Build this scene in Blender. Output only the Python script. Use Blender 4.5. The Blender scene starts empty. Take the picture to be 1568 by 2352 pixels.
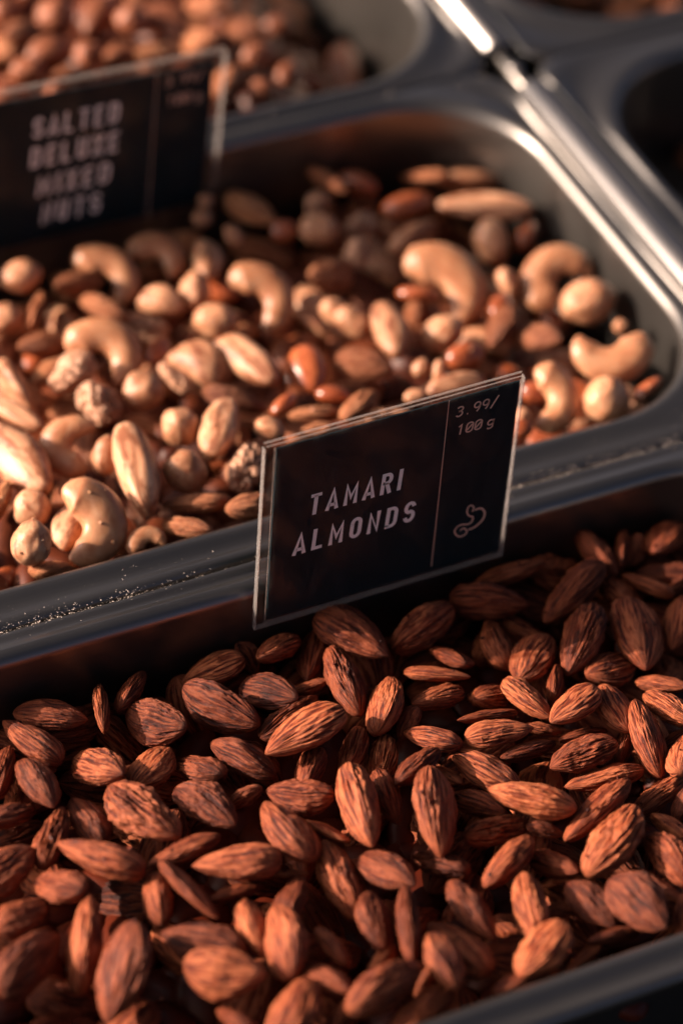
import bpy, bmesh, math, random
import numpy as np
from mathutils import Vector, Quaternion, Matrix, noise
random.seed(5); rng=np.random.default_rng(5)
S=bpy.context.scene
MM=.001
def R(d): return math.radians(d)
# ---------------- camera
cd=bpy.data.cameras.new('camera'); cam=bpy.data.objects.new('camera',cd); S.collection.objects.link(cam); S.camera=cam
CR=Vector((0.899033,-0.432434,0.068850)); CU=Vector((0.251356,0.638401,0.727505)); CV=Vector((0.358552,0.636746,-0.682639))
CP=Vector((-433.764,-541.812,587.895))
cam.matrix_world=Matrix(((CR[0],CU[0],-CV[0],CP[0]*MM),(CR[1],CU[1],-CV[1],CP[1]*MM),(CR[2],CU[2],-CV[2],CP[2]*MM),(0,0,0,1)))
cd.sensor_fit='VERTICAL'; cd.sensor_height=36; cd.lens=36*7500/2352.0
cd.clip_start=.05; cd.clip_end=50
cd.dof.use_dof=True; cd.dof.focus_distance=0.824; cd.dof.aperture_fstop=5.6; cd.dof.aperture_blades=0
# ---------------- sky and sun
SUN_EL,SUN_AZ=21.5,63.0      # azimuth from +Y towards -X
w=bpy.data.worlds.new('World'); S.world=w; w.use_nodes=True
nt=w.node_tree; bg=nt.nodes['Background']
sk=nt.nodes.new('ShaderNodeTexSky'); sk.sky_type='NISHITA'; sk.sun_disc=False
sk.sun_elevation=R(SUN_EL); sk.sun_rotation=R(-SUN_AZ); sk.air_density=0.15; sk.dust_density=4.0; sk.ozone_density=0.0
nt.links.new(sk.outputs[0],bg.inputs[0]); bg.inputs[1].default_value=0.1
sl=bpy.data.lights.new('sun','SUN'); sl.energy=5.0; sl.angle=R(.55); sl.color=(1.0,.78,.62)
so=bpy.data.objects.new('sun',sl); S.collection.objects.link(so)
tosun=Vector((-math.sin(R(SUN_AZ))*math.cos(R(SUN_EL)),math.cos(R(SUN_AZ))*math.cos(R(SUN_EL)),math.sin(R(SUN_EL))))
so.rotation_euler=tosun.to_track_quat('Z','Y').to_euler()
S.view_settings.view_transform='Standard'; S.view_settings.look='None'; S.view_settings.exposure=1.12; S.view_settings.gamma=1
S.cycles.use_denoising=True; S.cycles.max_bounces=8; S.cycles.caustics_reflective=False; S.cycles.caustics_refractive=False
S.cycles.sample_clamp_indirect=3
# ---------------- material helpers
def mat(name):
    m=bpy.data.materials.new(name); m.use_nodes=True
    return m,m.node_tree,m.node_tree.nodes['Principled BSDF']
def node(t,ty,**kw):
    n=t.nodes.new(ty)
    for k,v in kw.items():
        if k.startswith('i_'): n.inputs[k[2:].replace('_',' ')].default_value=v
        else: setattr(n,k,v)
    return n
def ramp(t,src,stops):
    r=t.nodes.new('ShaderNodeValToRGB'); t.links.new(src,r.inputs[0])
    e=r.color_ramp.elements
    while len(e)<len(stops): e.new(.5)
    for q,(p,c) in zip(e,stops): q.position=p; q.color=(*c,1) if len(c)==3 else c
    return r
def mixc(t,f,a,b,mode='MIX'):
    n=t.nodes.new('ShaderNodeMix'); n.data_type='RGBA'; n.blend_type=mode
    for s,v in ((n.inputs[0],f),(n.inputs[6],a),(n.inputs[7],b)):
        if hasattr(v,'is_linked'): t.links.new(v,s)
        elif isinstance(v,(int,float)): s.default_value=v
        else: s.default_value=(*v,1)
    return n.outputs[2]
def coords(t,scale,shift=True,rot=(0,0,0)):
    tc=t.nodes.new('ShaderNodeTexCoord'); mp=t.nodes.new('ShaderNodeMapping'); mp.inputs['Scale'].default_value=scale
    mp.inputs['Rotation'].default_value=rot
    if shift:
        oi=t.nodes.new('ShaderNodeObjectInfo'); ml=node(t,'ShaderNodeMath',operation='MULTIPLY'); ml.inputs[1].default_value=53.0
        t.links.new(oi.outputs['Random'],ml.inputs[0]); cx=t.nodes.new('ShaderNodeCombineXYZ')
        for k in range(3): t.links.new(ml.outputs[0],cx.inputs[k])
        t.links.new(cx.outputs[0],mp.inputs['Location'])
    t.links.new(tc.outputs['Object'],mp.inputs['Vector']); return mp.outputs[0]
def nz(t,vec,scale,detail=4,rough=.55,dist=0):
    n=node(t,'ShaderNodeTexNoise'); n.inputs['Scale'].default_value=scale; n.inputs['Detail'].default_value=detail
    n.inputs['Roughness'].default_value=rough; n.inputs['Distortion'].default_value=dist
    t.links.new(vec,n.inputs['Vector']); return n.outputs['Fac']
def bump(t,b,h,strength,dist,prev=None):
    n=t.nodes.new('ShaderNodeBump'); n.inputs['Strength'].default_value=strength; n.inputs['Distance'].default_value=dist
    t.links.new(h,n.inputs['Height'])
    if prev: t.links.new(prev,n.inputs['Normal'])
    t.links.new(n.outputs[0],b.inputs['Normal']); return n.outputs[0]
def objrand(t,sc,off):
    oi=t.nodes.new('ShaderNodeObjectInfo'); a=node(t,'ShaderNodeMath',operation='MULTIPLY'); a.inputs[1].default_value=sc
    t.links.new(oi.outputs['Random'],a.inputs[0]); f=node(t,'ShaderNodeMath',operation='FRACT'); t.links.new(a.outputs[0],f.inputs[0])
    return f.outputs[0]
def m_almond(name,dark,mid,dust,amount):
    m,t,b=mat(name)
    v=coords(t,(2.0,13,13)); st=nz(t,v,1.6,6,.65,.5)                 # streaks that run the length of the skin
    v2=coords(t,(5,5,5)); bl=nz(t,v2,1.4,4,.6)
    v3=coords(t,(20,34,34)); fine=nz(t,v3,1.5,4,.7,.3)
    at=node(t,'ShaderNodeAttribute',attribute_name='ridge')
    c1=ramp(t,st,[(.38,dark),(.49,mid),(.6,tuple(min(1,x*a) for x,a in zip(mid,(1.6,2.0,2.4))))]).outputs[0]
    # roasted tamari dust caught on ridges
    ad=node(t,'ShaderNodeMath',operation='MULTIPLY_ADD'); ad.inputs[1].default_value=1.5; t.links.new(at.outputs['Fac'],ad.inputs[0]); t.links.new(bl,ad.inputs[2])
    ad2=node(t,'ShaderNodeMath',operation='MULTIPLY_ADD'); t.links.new(fine,ad2.inputs[0]); ad2.inputs[1].default_value=.7; t.links.new(ad.outputs[0],ad2.inputs[2])
    df=ramp(t,ad2.outputs[0],[(.0,(0,0,0)),(1-.0,(1,1,1))])
    df.color_ramp.elements[0].position=.95; df.color_ramp.elements[1].position=1.75
    # ramp clamps at 1: rescale
    sc=node(t,'ShaderNodeMapRange'); t.links.new(ad2.outputs[0],sc.inputs[0]); sc.inputs[1].default_value=1.62-amount*.2; sc.inputs[2].default_value=2.05-amount*.2
    t.nodes.remove(df)
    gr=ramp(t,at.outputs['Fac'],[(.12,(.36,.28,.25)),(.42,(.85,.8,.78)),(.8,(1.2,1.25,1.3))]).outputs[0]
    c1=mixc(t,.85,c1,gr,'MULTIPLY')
    dm=node(t,'ShaderNodeMath',operation='MULTIPLY'); t.links.new(sc.outputs[0],dm.inputs[0]); dm.inputs[1].default_value=.8
    c2=mixc(t,dm.outputs[0],c1,dust)
    hv=objrand(t,17.3,0); hr=ramp(t,hv,[(0,(.45,.38,.36)),(.3,(.8,.72,.7)),(.65,(1,1,1)),(.85,(1.15,1.2,1.2)),(1,(1.45,1.6,1.6))]).outputs[0]
    c3=mixc(t,1.0,c2,hr,'MULTIPLY')
    t.links.new(c3,b.inputs['Base Color'])
    rr=node(t,'ShaderNodeMapRange'); t.links.new(st,rr.inputs[0]); rr.inputs[3].default_value=.36; rr.inputs[4].default_value=.62
    t.links.new(rr.outputs[0],b.inputs['Roughness']); b.inputs['Specular IOR Level'].default_value=.28
    n=bump(t,b,st,.85,.0008); bump(t,b,fine,.8,.0004,n)
    return m
def m_skin(name,c_lo,c_mid,c_hi,rough,streak=(3,3,3),bs=.15,spec=.4,coat=0,sss=0,patch=None,pr=(.48,.58)):
    m,t,b=mat(name)
    v=coords(t,streak); s=nz(t,v,1.6,5,.6,.4); f=nz(t,coords(t,(30,30,30)),1.2,3,.6)
    c=ramp(t,s,[(.3,c_lo),(.52,c_mid),(.72,c_hi)]).outputs[0]
    if patch:
        p=nz(t,coords(t,(2.2,3.2,3.2)),1.3,5,.65); pf=node(t,'ShaderNodeMapRange'); t.links.new(p,pf.inputs[0]); pf.inputs[1].default_value=pr[0]; pf.inputs[2].default_value=pr[1]
        c=mixc(t,pf.outputs[0],c,patch)
    hr=ramp(t,objrand(t,29.1,0),[(0,(.72,.66,.62)),(.5,(.96,.95,.94)),(1,(1.12,1.1,1.08))]).outputs[0]
    t.links.new(mixc(t,1.0,c,hr,'MULTIPLY'),b.inputs['Base Color'])
    b.inputs['Roughness'].default_value=rough; b.inputs['Specular IOR Level'].default_value=spec
    b.inputs['Coat Weight'].default_value=coat; b.inputs['Coat Roughness'].default_value=.22
    if sss: b.inputs['Subsurface Weight'].default_value=sss; b.inputs['Subsurface Radius'].default_value=(.0022,.0009,.0004); b.inputs['Subsurface Scale'].default_value=1.0
    n=bump(t,b,s,bs,.0005); bump(t,b,f,.2,.0001,n)
    return m
def m_steel(name,col,rough,brush=(3,3,900),scr=.12,dirt=0,met=.95):
    m,t,b=mat(name); b.inputs['Metallic'].default_value=met
    v=coords(t,brush,False); s=nz(t,v,1.0,3,.6)
    big=nz(t,coords(t,(14,14,14),False),1.0,4,.6)
    c=mixc(t,s,tuple(x*.86 for x in col),tuple(min(1,x*1.1) for x in col)); c=mixc(t,big,c,tuple(x*.8 for x in col))
    mr=node(t,'ShaderNodeMapRange'); t.links.new(big,mr.inputs[0]); mr.inputs[1].default_value=.3; mr.inputs[2].default_value=.7; mr.inputs[3].default_value=rough*.82; mr.inputs[4].default_value=rough*1.2
    if dirt:
        d=nz(t,coords(t,(900,900,900),False),1.0,2,.5); dr=node(t,'ShaderNodeMapRange'); t.links.new(d,dr.inputs[0]); dr.inputs[1].default_value=.70; dr.inputs[2].default_value=.76; dr.inputs[4].default_value=dirt
        c=mixc(t,dr.outputs[0],c,(.5,.42,.36))
        iv=node(t,'ShaderNodeMath',operation='SUBTRACT'); iv.inputs[0].default_value=1; t.links.new(dr.outputs[0],iv.inputs[1]); mt=node(t,'ShaderNodeMath',operation='MULTIPLY'); mt.inputs[1].default_value=met; t.links.new(iv.outputs[0],mt.inputs[0]); t.links.new(mt.outputs[0],b.inputs['Metallic'])
    t.links.new(c,b.inputs['Base Color']); t.links.new(mr.outputs[0],b.inputs['Roughness'])
    bump(t,b,s,scr,.0001)
    return m
def m_plain(name,col,rough,spec=.4):
    m,t,b=mat(name); v=nz(t,coords(t,(300,300,300),False),1.0,3,.6)
    t.links.new(mixc(t,v,tuple(x*.85 for x in col),tuple(x*1.1 for x in col)),b.inputs['Base Color']); b.inputs['Roughness'].default_value=rough
    b.inputs['Specular IOR Level'].default_value=spec; return m
M={}
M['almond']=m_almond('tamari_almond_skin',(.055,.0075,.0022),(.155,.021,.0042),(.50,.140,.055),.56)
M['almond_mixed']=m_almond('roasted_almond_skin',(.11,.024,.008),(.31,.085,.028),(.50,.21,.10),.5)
M['cashew']=m_skin('roasted_cashew',(.34,.125,.057),(.44,.20,.10),(.52,.28,.16),.40,(2.5,2.5,2.5),.2,.45,0,.2,patch=(.33,.12,.05),pr=(.56,.72))
M['hazelnut']=m_skin('blanched_hazelnut',(.36,.13,.06),(.49,.235,.125),(.57,.33,.20),.46,(4,4,2),.3,.4,0,.15,patch=(.28,.09,.04),pr=(.54,.66))
M['brazil']=m_skin('brazil_nut',(.38,.15,.07),(.52,.26,.145),(.62,.38,.24),.48,(1.5,5,5),.25,.4,0,.15,patch=(.24,.085,.04))
M['peanut']=m_skin('redskin_nut',(.2,.042,.015),(.34,.08,.026),(.46,.14,.05),.28,(2,6,6),.12,.5,.35)
M['caramel']=m_skin('caramel_nut',(.13,.034,.014),(.25,.08,.036),(.37,.145,.08),.45,(4,4,4),.2,.4)
M['walnut']=m_skin('walnut_kernel',(.28,.1,.05),(.54,.29,.18),(.66,.43,.30),.5,(6,6,6),.5,.35)
M['steel']=m_steel('stainless_steel',(.205,.186,.17),.33,(6,900,900),.1,.12)
M['bar_steel']=m_steel('polished_bar_steel',(.33,.30,.28),.36,(900,6,900),.1)
M['salt']=m_plain('salt_dust',(.72,.6,.52),.7)
M['dark']=m_skin('dark_counter',(.012,.014,.016),(.018,.02,.022),(.026,.027,.028),.5,(8,8,8),.1,.3)
M['card']=m_plain('black_card',(.006,.016,.021),.42,.15)
M['white_ink']=m_plain('cream_ink',(.95,.94,.91),.6)
M['copper_ink']=m_plain('copper_ink',(.72,.47,.36),.6)
def m_clear(name,tint,gl,edge=0):
    m=bpy.data.materials.new(name); m.use_nodes=True; t=m.node_tree; t.nodes.remove(t.nodes['Principled BSDF']); out=t.nodes['Material Output']
    tr=node(t,'ShaderNodeBsdfTransparent'); tr.inputs[0].default_value=(*tint,1)
    g=node(t,'ShaderNodeBsdfGlossy'); g.inputs['Roughness'].default_value=.12; g.inputs[0].default_value=(1,1,1,1)
    df=node(t,'ShaderNodeBsdfDiffuse'); df.inputs[0].default_value=(.8,.74,.7,1)
    tl=node(t,'ShaderNodeBsdfTranslucent'); tl.inputs[0].default_value=(.85,.76,.7,1)
    fr=node(t,'ShaderNodeFresnel'); fr.inputs[0].default_value=1.45
    sc=node(t,'ShaderNodeMath',operation='MULTIPLY'); sc.inputs[1].default_value=gl; gm=node(t,'ShaderNodeNewGeometry'); ff=node(t,'ShaderNodeMath',operation='SUBTRACT'); ff.inputs[0].default_value=1; t.links.new(gm.outputs['Backfacing'],ff.inputs[1])
    fm=node(t,'ShaderNodeMath',operation='MULTIPLY'); t.links.new(fr.outputs[0],fm.inputs[0]); t.links.new(ff.outputs[0],fm.inputs[1]); t.links.new(fm.outputs[0],sc.inputs[0])
    a=node(t,'ShaderNodeMixShader'); t.links.new(sc.outputs[0],a.inputs[0]); t.links.new(tr.outputs[0],a.inputs[1]); t.links.new(g.outputs[0],a.inputs[2])
    h=node(t,'ShaderNodeMixShader'); h.inputs[0].default_value=.5; t.links.new(df.outputs[0],h.inputs[1]); t.links.new(tl.outputs[0],h.inputs[2])
    # fine scuffs in the plastic
    n=nz(t,coords(t,(500,500,120),False),1.0,4,.65); mr=node(t,'ShaderNodeMapRange'); t.links.new(n,mr.inputs[0]); mr.inputs[1].default_value=.45; mr.inputs[2].default_value=.8; mr.inputs[3].default_value=edge; mr.inputs[4].default_value=edge+.02
    b=node(t,'ShaderNodeMixShader'); t.links.new(mr.outputs[0],b.inputs[0]); t.links.new(a.outputs[0],b.inputs[1]); t.links.new(h.outputs[0],b.inputs[2])
    t.links.new(b.outputs[0],out.inputs[0]); return m
M['sleeve']=m_clear('clear_sleeve',(.985,.98,.975),.22,.0)
M['sleeve_edge']=m_clear('clear_sleeve_edge',(.92,.89,.87),1.6,.16)
# ---------------- objects
def link(name,me,parent=None,m=None):
    o=bpy.data.objects.new(name,me); S.collection.objects.link(o)
    if parent: o.parent=parent
    if m and not me.materials: me.materials.append(m)
    return o
def tag(o,label=None,cat=None,group=None,kind=None):
    for k,v in (('label',label),('category',cat),('group',group),('kind',kind)):
        if v: o[k]=v
    return o
def empty(name,loc,label,cat,group=None):
    o=bpy.data.objects.new(name,None); S.collection.objects.link(o); o.location=[v*MM for v in loc]; o.empty_display_size=.01
    return tag(o,label,cat,group)
def mesh(name,vs,fs,m=None,smooth=True):
    me=bpy.data.meshes.new(name); me.from_pydata([tuple(v) for v in vs],[],fs); me.update()
    if smooth: me.polygons.foreach_set('use_smooth',[True]*len(me.polygons))
    if m: me.materials.append(m)
    return me
# --- pans
def rrect(x0,x1,y0,y1,r,n=14):
    r=max(.3,min(r,(x1-x0)/2-.1,(y1-y0)/2-.1)); p=[]
    for cx,cy,a0 in ((x1-r,y1-r,0),(x0+r,y1-r,90),(x0+r,y0+r,180),(x1-r,y0+r,270)):
        for i in range(n+1):
            a=R(a0+90*i/n); p.append((cx+r*math.cos(a),cy+r*math.sin(a)))
    # subdivide the straight runs so brushed metal shades evenly
    out=[]
    for i in range(len(p)):
        a,b=p[i],p[(i+1)%len(p)]; out.append(a)
        if (i%(n+1))==n:
            for k in range(1,8): out.append((a[0]+(b[0]-a[0])*k/8,a[1]+(b[1]-a[1])*k/8))
    return out
def make_pan(label,ix0,ix1,iy0,iy1,ox0,ox1,oy0,oy1,depth=64,R0=38):
    """steel food pan: floor, tapered walls with a rolled lip, crowned flange and turned-down edge"""
    root=empty('food_pan',((ix0+ix1)/2,(iy0+iy1)/2,-depth),label,'food pan','steel food pans set in the counter')
    cx,cy=(ix0+ix1)/2,(iy0+iy1)/2
    def build(name,loops,cap=None):
        vs=[];fs=[];n=len(loops[0])
        for L in loops: vs+=[((x-cx)*MM,(y-cy)*MM,(z+depth)*MM) for x,y,z in L]
        for k in range(len(loops)-1):
            for i in range(n):
                j=(i+1)%n; fs.append((k*n+i,k*n+j,(k+1)*n+j,(k+1)*n+i))
        if cap: fs.append(tuple(range(n)))
        me=mesh(name,vs,fs,M['steel']); o=link(name,me,root)
        return o
    tp=math.tan(R(4.5)); lip=3.6
    def inl(off,z,r=None): return [(x,y,z) for x,y in rrect(ix0+off,ix1-off,iy0+off,iy1-off,(R0-off) if r is None else r)]
    fl=[]
    base=depth*tp
    for k in range(6): fl.append(inl(base+14-14*math.sin(R(90*k/5)),-depth+14*(1-math.cos(R(90*k/5)))*1.0,R0-base-8+8*k/5))
    build('floor',[inl(base+14,-depth,R0-base-8)][:0]+fl,cap=True)
    walls=[]
    for k in range(7):
        z=-depth+14+(depth-14-lip)*k/6; walls.append(inl(-z*tp if k else base,z,R0-(-z*tp)))
    for k in range(1,11):
        a=R(90*k/10); walls.append(inl(lip*tp+0-lip*(1-math.cos(a)),-lip+lip*math.sin(a)))
    build('wall',walls)
    a=inl(-lip+lip*tp,0.0); b=[(x,y,0) for x,y in rrect(ox0,ox1,oy0,oy1,9)]
    fr=[]
    prof=[(0,0),(.05,-.05),(.12,-.4),(.22,-1.3),(.34,-1.95),(.46,-2.05),(.56,-1.5),(.66,-.5),(.74,.05),(.82,.15),(.89,-.15),(.94,-.8),(.98,-1.6),(1.0,-2.6),(1.0,-4.5)]
    for t,z in prof:
        fr.append([(p[0]+(q[0]-p[0])*t,p[1]+(q[1]-p[1])*t,z if t in(0,1.0) else (lambda f:z*f+(1-f)*(-1.8*t if t<.9 else min(z,-1.8)))((abs(q[1]-p[1])/(abs(q[0]-p[0])+abs(q[1]-p[1])+1e-6)))) for p,q in zip(a,b)])
    # roll under
    b2=[(x,y,-4.5) for x,y in rrect(ox0+.8,ox1-.8,oy0+.8,oy1-.8,8.5)]; b3=[(x,y,-3.3) for x,y in rrect(ox0+.8,ox1-.8,oy0+.8,oy1-.8,8.5)]
    fr+= [b2,b3]
    build('flange',fr)
    return root
make_pan('nearest steel pan, filled with dark tamari almonds',-300,0,-151,-11,-311,7.4,-163.5,-.5)
make_pan('middle steel pan, filled with mixed cashews, hazelnuts and almonds',-300,0,14,164.5,-311,7.4,.3,171.6)
make_pan('farthest steel pan at top left, blurred, holding pale mixed nuts',-300,0,179,330,-311,7.4,172.3,341)
make_pan('dark steel pan right of the divider bar, beside the mixed nuts',29,300,14,158,19.4,311,.3,171.6)
make_pan('dark steel pan right of the divider bar, at the top right corner',29,300,182,330,19.4,311,172.3,341)
make_pan('empty dark pan right of the almonds, below the bar',29,300,-151,-11,19.4,311,-163.5,-.5)
# --- divider bar, in two lengths with a screw in the gap
def rounded_bar(w,h,y0,y1,rad=1.6,bev=1.2):
    prof=[(-w/2,-6),(-w/2,h-w/2-.1)]
    for k in range(17):
        a=R(180-180*k/16); c,sn=math.cos(a),math.sin(a)
        prof.append((w/2*c,h-w/2+w/2*sn))
    prof.append((w/2,-6)); vs=[];fs=[];n=len(prof)
    ys=[(y0,bev),(y0+bev*.3,bev*.3),(y0+bev,0),(y1-bev,0),(y1-bev*.3,bev*.3),(y1,bev)]
    for y,i in ys:
        for x,z in prof: vs.append(((x*(1-2*i/w))*MM,y*MM,(z-i*(z>-5))*MM))
    for k in range(len(ys)-1):
        for i in range(n-1): fs.append((k*n+i,k*n+n+i,k*n+n+i+1,k*n+i+1))
    fs.append(tuple(range(n))); fs.append(tuple(reversed(range((len(ys)-1)*n,len(ys)*n))))
    return vs,fs
bar=empty('divider_bar',(13.5,0,0),'long bright steel divider bar running from the top edge down the right side','divider bar')
for y0,y1 in ((-166,159),(180,345)):
    vs,fs=rounded_bar(10.6,2.6,y0,y1); link('rail',mesh('rail',vs,fs,M['bar_steel']),bar)
vs,fs=rounded_bar(4.6,-1.2,157,182,.8,.2); link('joint',mesh('joint',vs,fs,M['steel']),bar)
bm=bmesh.new(); bmesh.ops.create_uvsphere(bm,u_segments=24,v_segments=12,radius=2.3*MM)
for v in bm.verts: v.co.z*=.6
bmesh.ops.translate(bm,verts=bm.verts,vec=(0,169.5*MM,-1.0*MM)); me=bpy.data.meshes.new('screw_head'); bm.to_mesh(me); bm.free()
me.polygons.foreach_set('use_smooth',[True]*len(me.polygons)); link('screw_head',me,bar,M['bar_steel'])
# --- counter under the pans
def box(x0,x1,y0,y1,z0,z1,b=0):
    bm=bmesh.new(); bmesh.ops.create_cube(bm,size=1)
    for v in bm.verts: v.co=Vector(((x0+x1)/2+v.co.x*(x1-x0),(y0+y1)/2+v.co.y*(y1-y0),(z0+z1)/2+v.co.z*(z1-z0)))*MM
    if b: bmesh.ops.bevel(bm,geom=bm.edges[:],offset=b*MM,segments=2,affect='EDGES',profile=.6)
    return bm
def bobj(name,bm,m,parent=None):
    me=bpy.data.meshes.new(name); bm.to_mesh(me); bm.free(); return link(name,me,parent,m)
tag(bobj('counter',box(-700,900,-900,900,-110,-80),M['dark']),kind='structure')
# --- stroke lettering (cut as thin raised print)
def arc(cx,cy,rx,ry,a0,a1,n=10): return [(cx+rx*math.cos(R(a0+(a1-a0)*i/n)),cy+ry*math.sin(R(a0+(a1-a0)*i/n))) for i in range(n+1)]
W_=4.6;H_=8.0
def glyphs():
    G={}; w=W_;h=H_;s=.65; l=s;r=w-s;t=h-s;b=s
    G['T']=([[(0,t),(w,t)],[(w/2,0),(w/2,t)]],w); G['I']=([[(s,0),(s,h)]],2*s)
    G['L']=([[(l,h),(l,b),(w*.92,b)]],w*.92)
    G['A']=([[(.25,0),(w/2,h-.5),(w-.25,0)],[(w*.2,h*.24),(w*.8,h*.24)]],w)
    G['M']=([[(l,0),(l,h-.7),(w*.6,h*.33),(w*1.2-l,h-.7),(w*1.2-l,0)]],w*1.2)
    G['N']=([[(l,0),(l,h-.8),(r,.8),(r,h)]],w)
    G['R']=([[(l,0),(l,t)]+[(w*.45,t)]+arc(r-1.5,t-1.6,1.5,1.6,90,-90)+[(l,t-3.2)],[(w*.5,t-3.2),(r+.1,0)]],w)
    G['D']=([[(l,b),(l,t)]+arc(r-1.7,t-1.7,1.7,1.7,90,0)+arc(r-1.7,b+1.7,1.7,1.7,0,-90)+[(l,b),(l,b+.6)]],w)
    G['O']=([arc(w/2,t-1.68,w/2-s,1.68,180,0)+arc(w/2,b+1.68,w/2-s,1.68,0,-180)+[(l,t-1.68),(l,t-1.9)]],w)
    G['U']=([[(l,h)]+arc(w/2,b+1.68,w/2-s,1.68,180,360)+[(r,h)]],w)
    G['E']=([[(w*.9,t),(l,t),(l,b),(w*.9,b)],[(l,h/2),(w*.8,h/2)]],w*.9)
    G['X']=([[(.3,0),(w-.3,h)],[(.3,h),(w-.3,0)]],w)
    G['S']=([arc(w/2,t-1.7,w/2-s,1.7,10,180)[0:]+arc(w/2,t-1.9,w/2-s,1.55,180,262)+arc(w/2,b+1.9,w/2-s,1.6,82,0)+arc(w/2,b+1.7,w/2-s,1.7,0,-170)],w)
    return G
def mono():
    G={};w=4.6;h=8.0;c=w/2
    G['1']=([[(.7,h-1.6),(c,h-.2),(c,0)]],w)
    G['0']=([arc(c,h-2.2,c-.4,2.0,180,0)+arc(c,2.2,c-.4,2.0,0,-180)+[(.4,h-2.2),(.4,h-2.5)],[(1.0,2.0),(w-1.0,h-2.0)]],w)
    G['3']=([arc(c,h-2.0,c-.5,1.8,150,-75)+[(c-.6,h/2+.2)],[(c-.6,h/2+.2)]+arc(c,2.2,c-.4,2.0,75,-150)],w)
    G['9']=([arc(c,h-2.4,c-.5,2.2,0,360,18)+[(w-.5,h-2.6)]+arc(c-.3,h-2.6,c-.2,h-2.8,0,-75)],w)
    G['.']=([[(c-.35,.4),(c+.35,.4)]],w)
    G['/']=([[(.6,-.6),(w-.3,h+.7)]],w)
    G['g']=([arc(c-.1,3.0,c-.6,2.0,0,360,18),[(w-.75,5.2),(w-.75,-.4)]+arc(c-.1,-.4,c-.65,1.5,0,-150)],w)
    G[' ']=([],w*.35)
    return G
GL,GM=glyphs(),mono()
def ribbon(bm,pts,width,depth,origin):
    """flat stroke of even width with mitred joints, standing proud of the card"""
    P=[Vector(p) for p in pts]; Q=[P[0]]
    for p in P[1:]:
        if (p-Q[-1]).length>1e-3: Q.append(p)
    P=Q; n=len(P)
    if n<2: return
    Lf=[];Rt=[]
    for i in range(n):
        d0=(P[i]-P[i-1]).normalized() if i else (P[1]-P[0]).normalized()
        d1=(P[i+1]-P[i]).normalized() if i<n-1 else d0
        n0=Vector((-d0.y,d0.x));n1=Vector((-d1.y,d1.x)); m=(n0+n1)
        m=m.normalized() if m.length>1e-4 else n0
        k=min(1/max(.35,m.dot(n0)),1.9)
        Lf.append(P[i]+m*width/2*k);Rt.append(P[i]-m*width/2*k)
    def V(p,y): return bm.verts.new(((origin[0]+p.x)*MM,(origin[1]+y)*MM,(origin[2]+p.y)*MM))
    a=[V(p,-depth) for p in Lf];b=[V(p,-depth) for p in Rt];c=[V(p,0) for p in Lf];d=[V(p,0) for p in Rt]
    for i in range(n-1):
        bm.faces.new((a[i],b[i],b[i+1],a[i+1])); bm.faces.new((c[i],a[i],a[i+1],c[i+1])); bm.faces.new((b[i],d[i],d[i+1],b[i+1]))
    bm.faces.new((a[0],c[0],d[0],b[0])); bm.faces.new((a[-1],b[-1],d[-1],c[-1]))
def text(name,s,G,x0,x1,z,cap,sw,gap,slant,y,parent,m,gadv=None):
    tot=sum(G[c][1] for c in s)+gap*(len(s)-1); sx=(x1-x0)/tot; sz=cap/8.0
    bm=bmesh.new(); x=0
    for c in s:
        for pl in G[c][0]:
            ribbon(bm,[((x+px)*sx+pz*sz*slant,pz*sz) for px,pz in pl],sw,.06,(x0,y,z))
        x+=G[c][1]+gap
    return bobj(name,bm,m,parent)
def make_sign(root,Wd,Hd,cx0,cx1,cz0,cz1,lines,price,div,logo,hook):
    """card in a clear sleeve; local x along the sign, z up, front faces -y"""
    bobj('card',box(cx0,cx1,-.2,.2,cz0,cz1),M['card'],root)
    for y in (-.62,.62): bobj('sleeve_sheet',box(.35,Wd-.35,y-.1,y+.1,.35,Hd-.35),M['sleeve'],root)
    # welded seams and cut edges of the sleeve
    bobj('sleeve_edge',box(0,.28,-.75,.75,0,Hd-1),M['sleeve_edge'],root)
    bobj('sleeve_edge',box(Wd-.28,Wd,-.75,.75,0,Hd-.8),M['sleeve_edge'],root)
    bobj('sleeve_edge',box(.28,Wd-.28,-.75,.75,0,.25),M['sleeve_edge'],root)
    bobj('sleeve_edge',box(.45,Wd-.45,-.75,-.55,Hd-.3,Hd),M['sleeve_edge'],root)
    bobj('sleeve_edge',box(.45,Wd-.45,.55,.75,Hd-.3,Hd+.3),M['sleeve_edge'],root)
    bobj('sleeve_seam',box(2.7,2.83,-.80,-.60,.4,Hd-1.2),M['sleeve_edge'],root)
    bobj('sleeve_seam',box(Wd-1.5,Wd-1.38,-.80,-.60,.4,Hd-1.2),M['sleeve_edge'],root)
    bobj('sleeve_seam',box(2.85,Wd-1.6,-.80,-.60,1.95,2.06),M['sleeve_edge'],root)
    for (s,x0,x1,z,cap) in lines: text('lettering',s,GL,x0,x1,z,cap,1.08*cap/7.4,2.9,.06,-.21,root,M['white_ink'])
    for (s,x0,x1,z,cap) in price: text('price',s,GM,x0,x1,z,cap,.44,.75,.10,-.21,root,M['copper_ink'])
    bobj('divider_line',box(div-.1,div+.1,-.27,-.2,cz0+1.5,cz1),M['copper_ink'],root)
    if logo:
        bm=bmesh.new()
        for pl,wd in logo: ribbon(bm,pl,wd,.06,(0,-.21,0))
        bobj('logo',bm,M['copper_ink'],root)
    # clear hanger that hooks over the pan edge behind the card
    for x in (Wd*.3,Wd*.7):
        bobj('hook',box(x-3,x+3,.75,1.15,2,hook+1.0),M['sleeve'],root)
        bobj('hook',box(x-3,x+3,1.15,9.0,hook+.5,hook+1.0),M['sleeve'],root)
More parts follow.
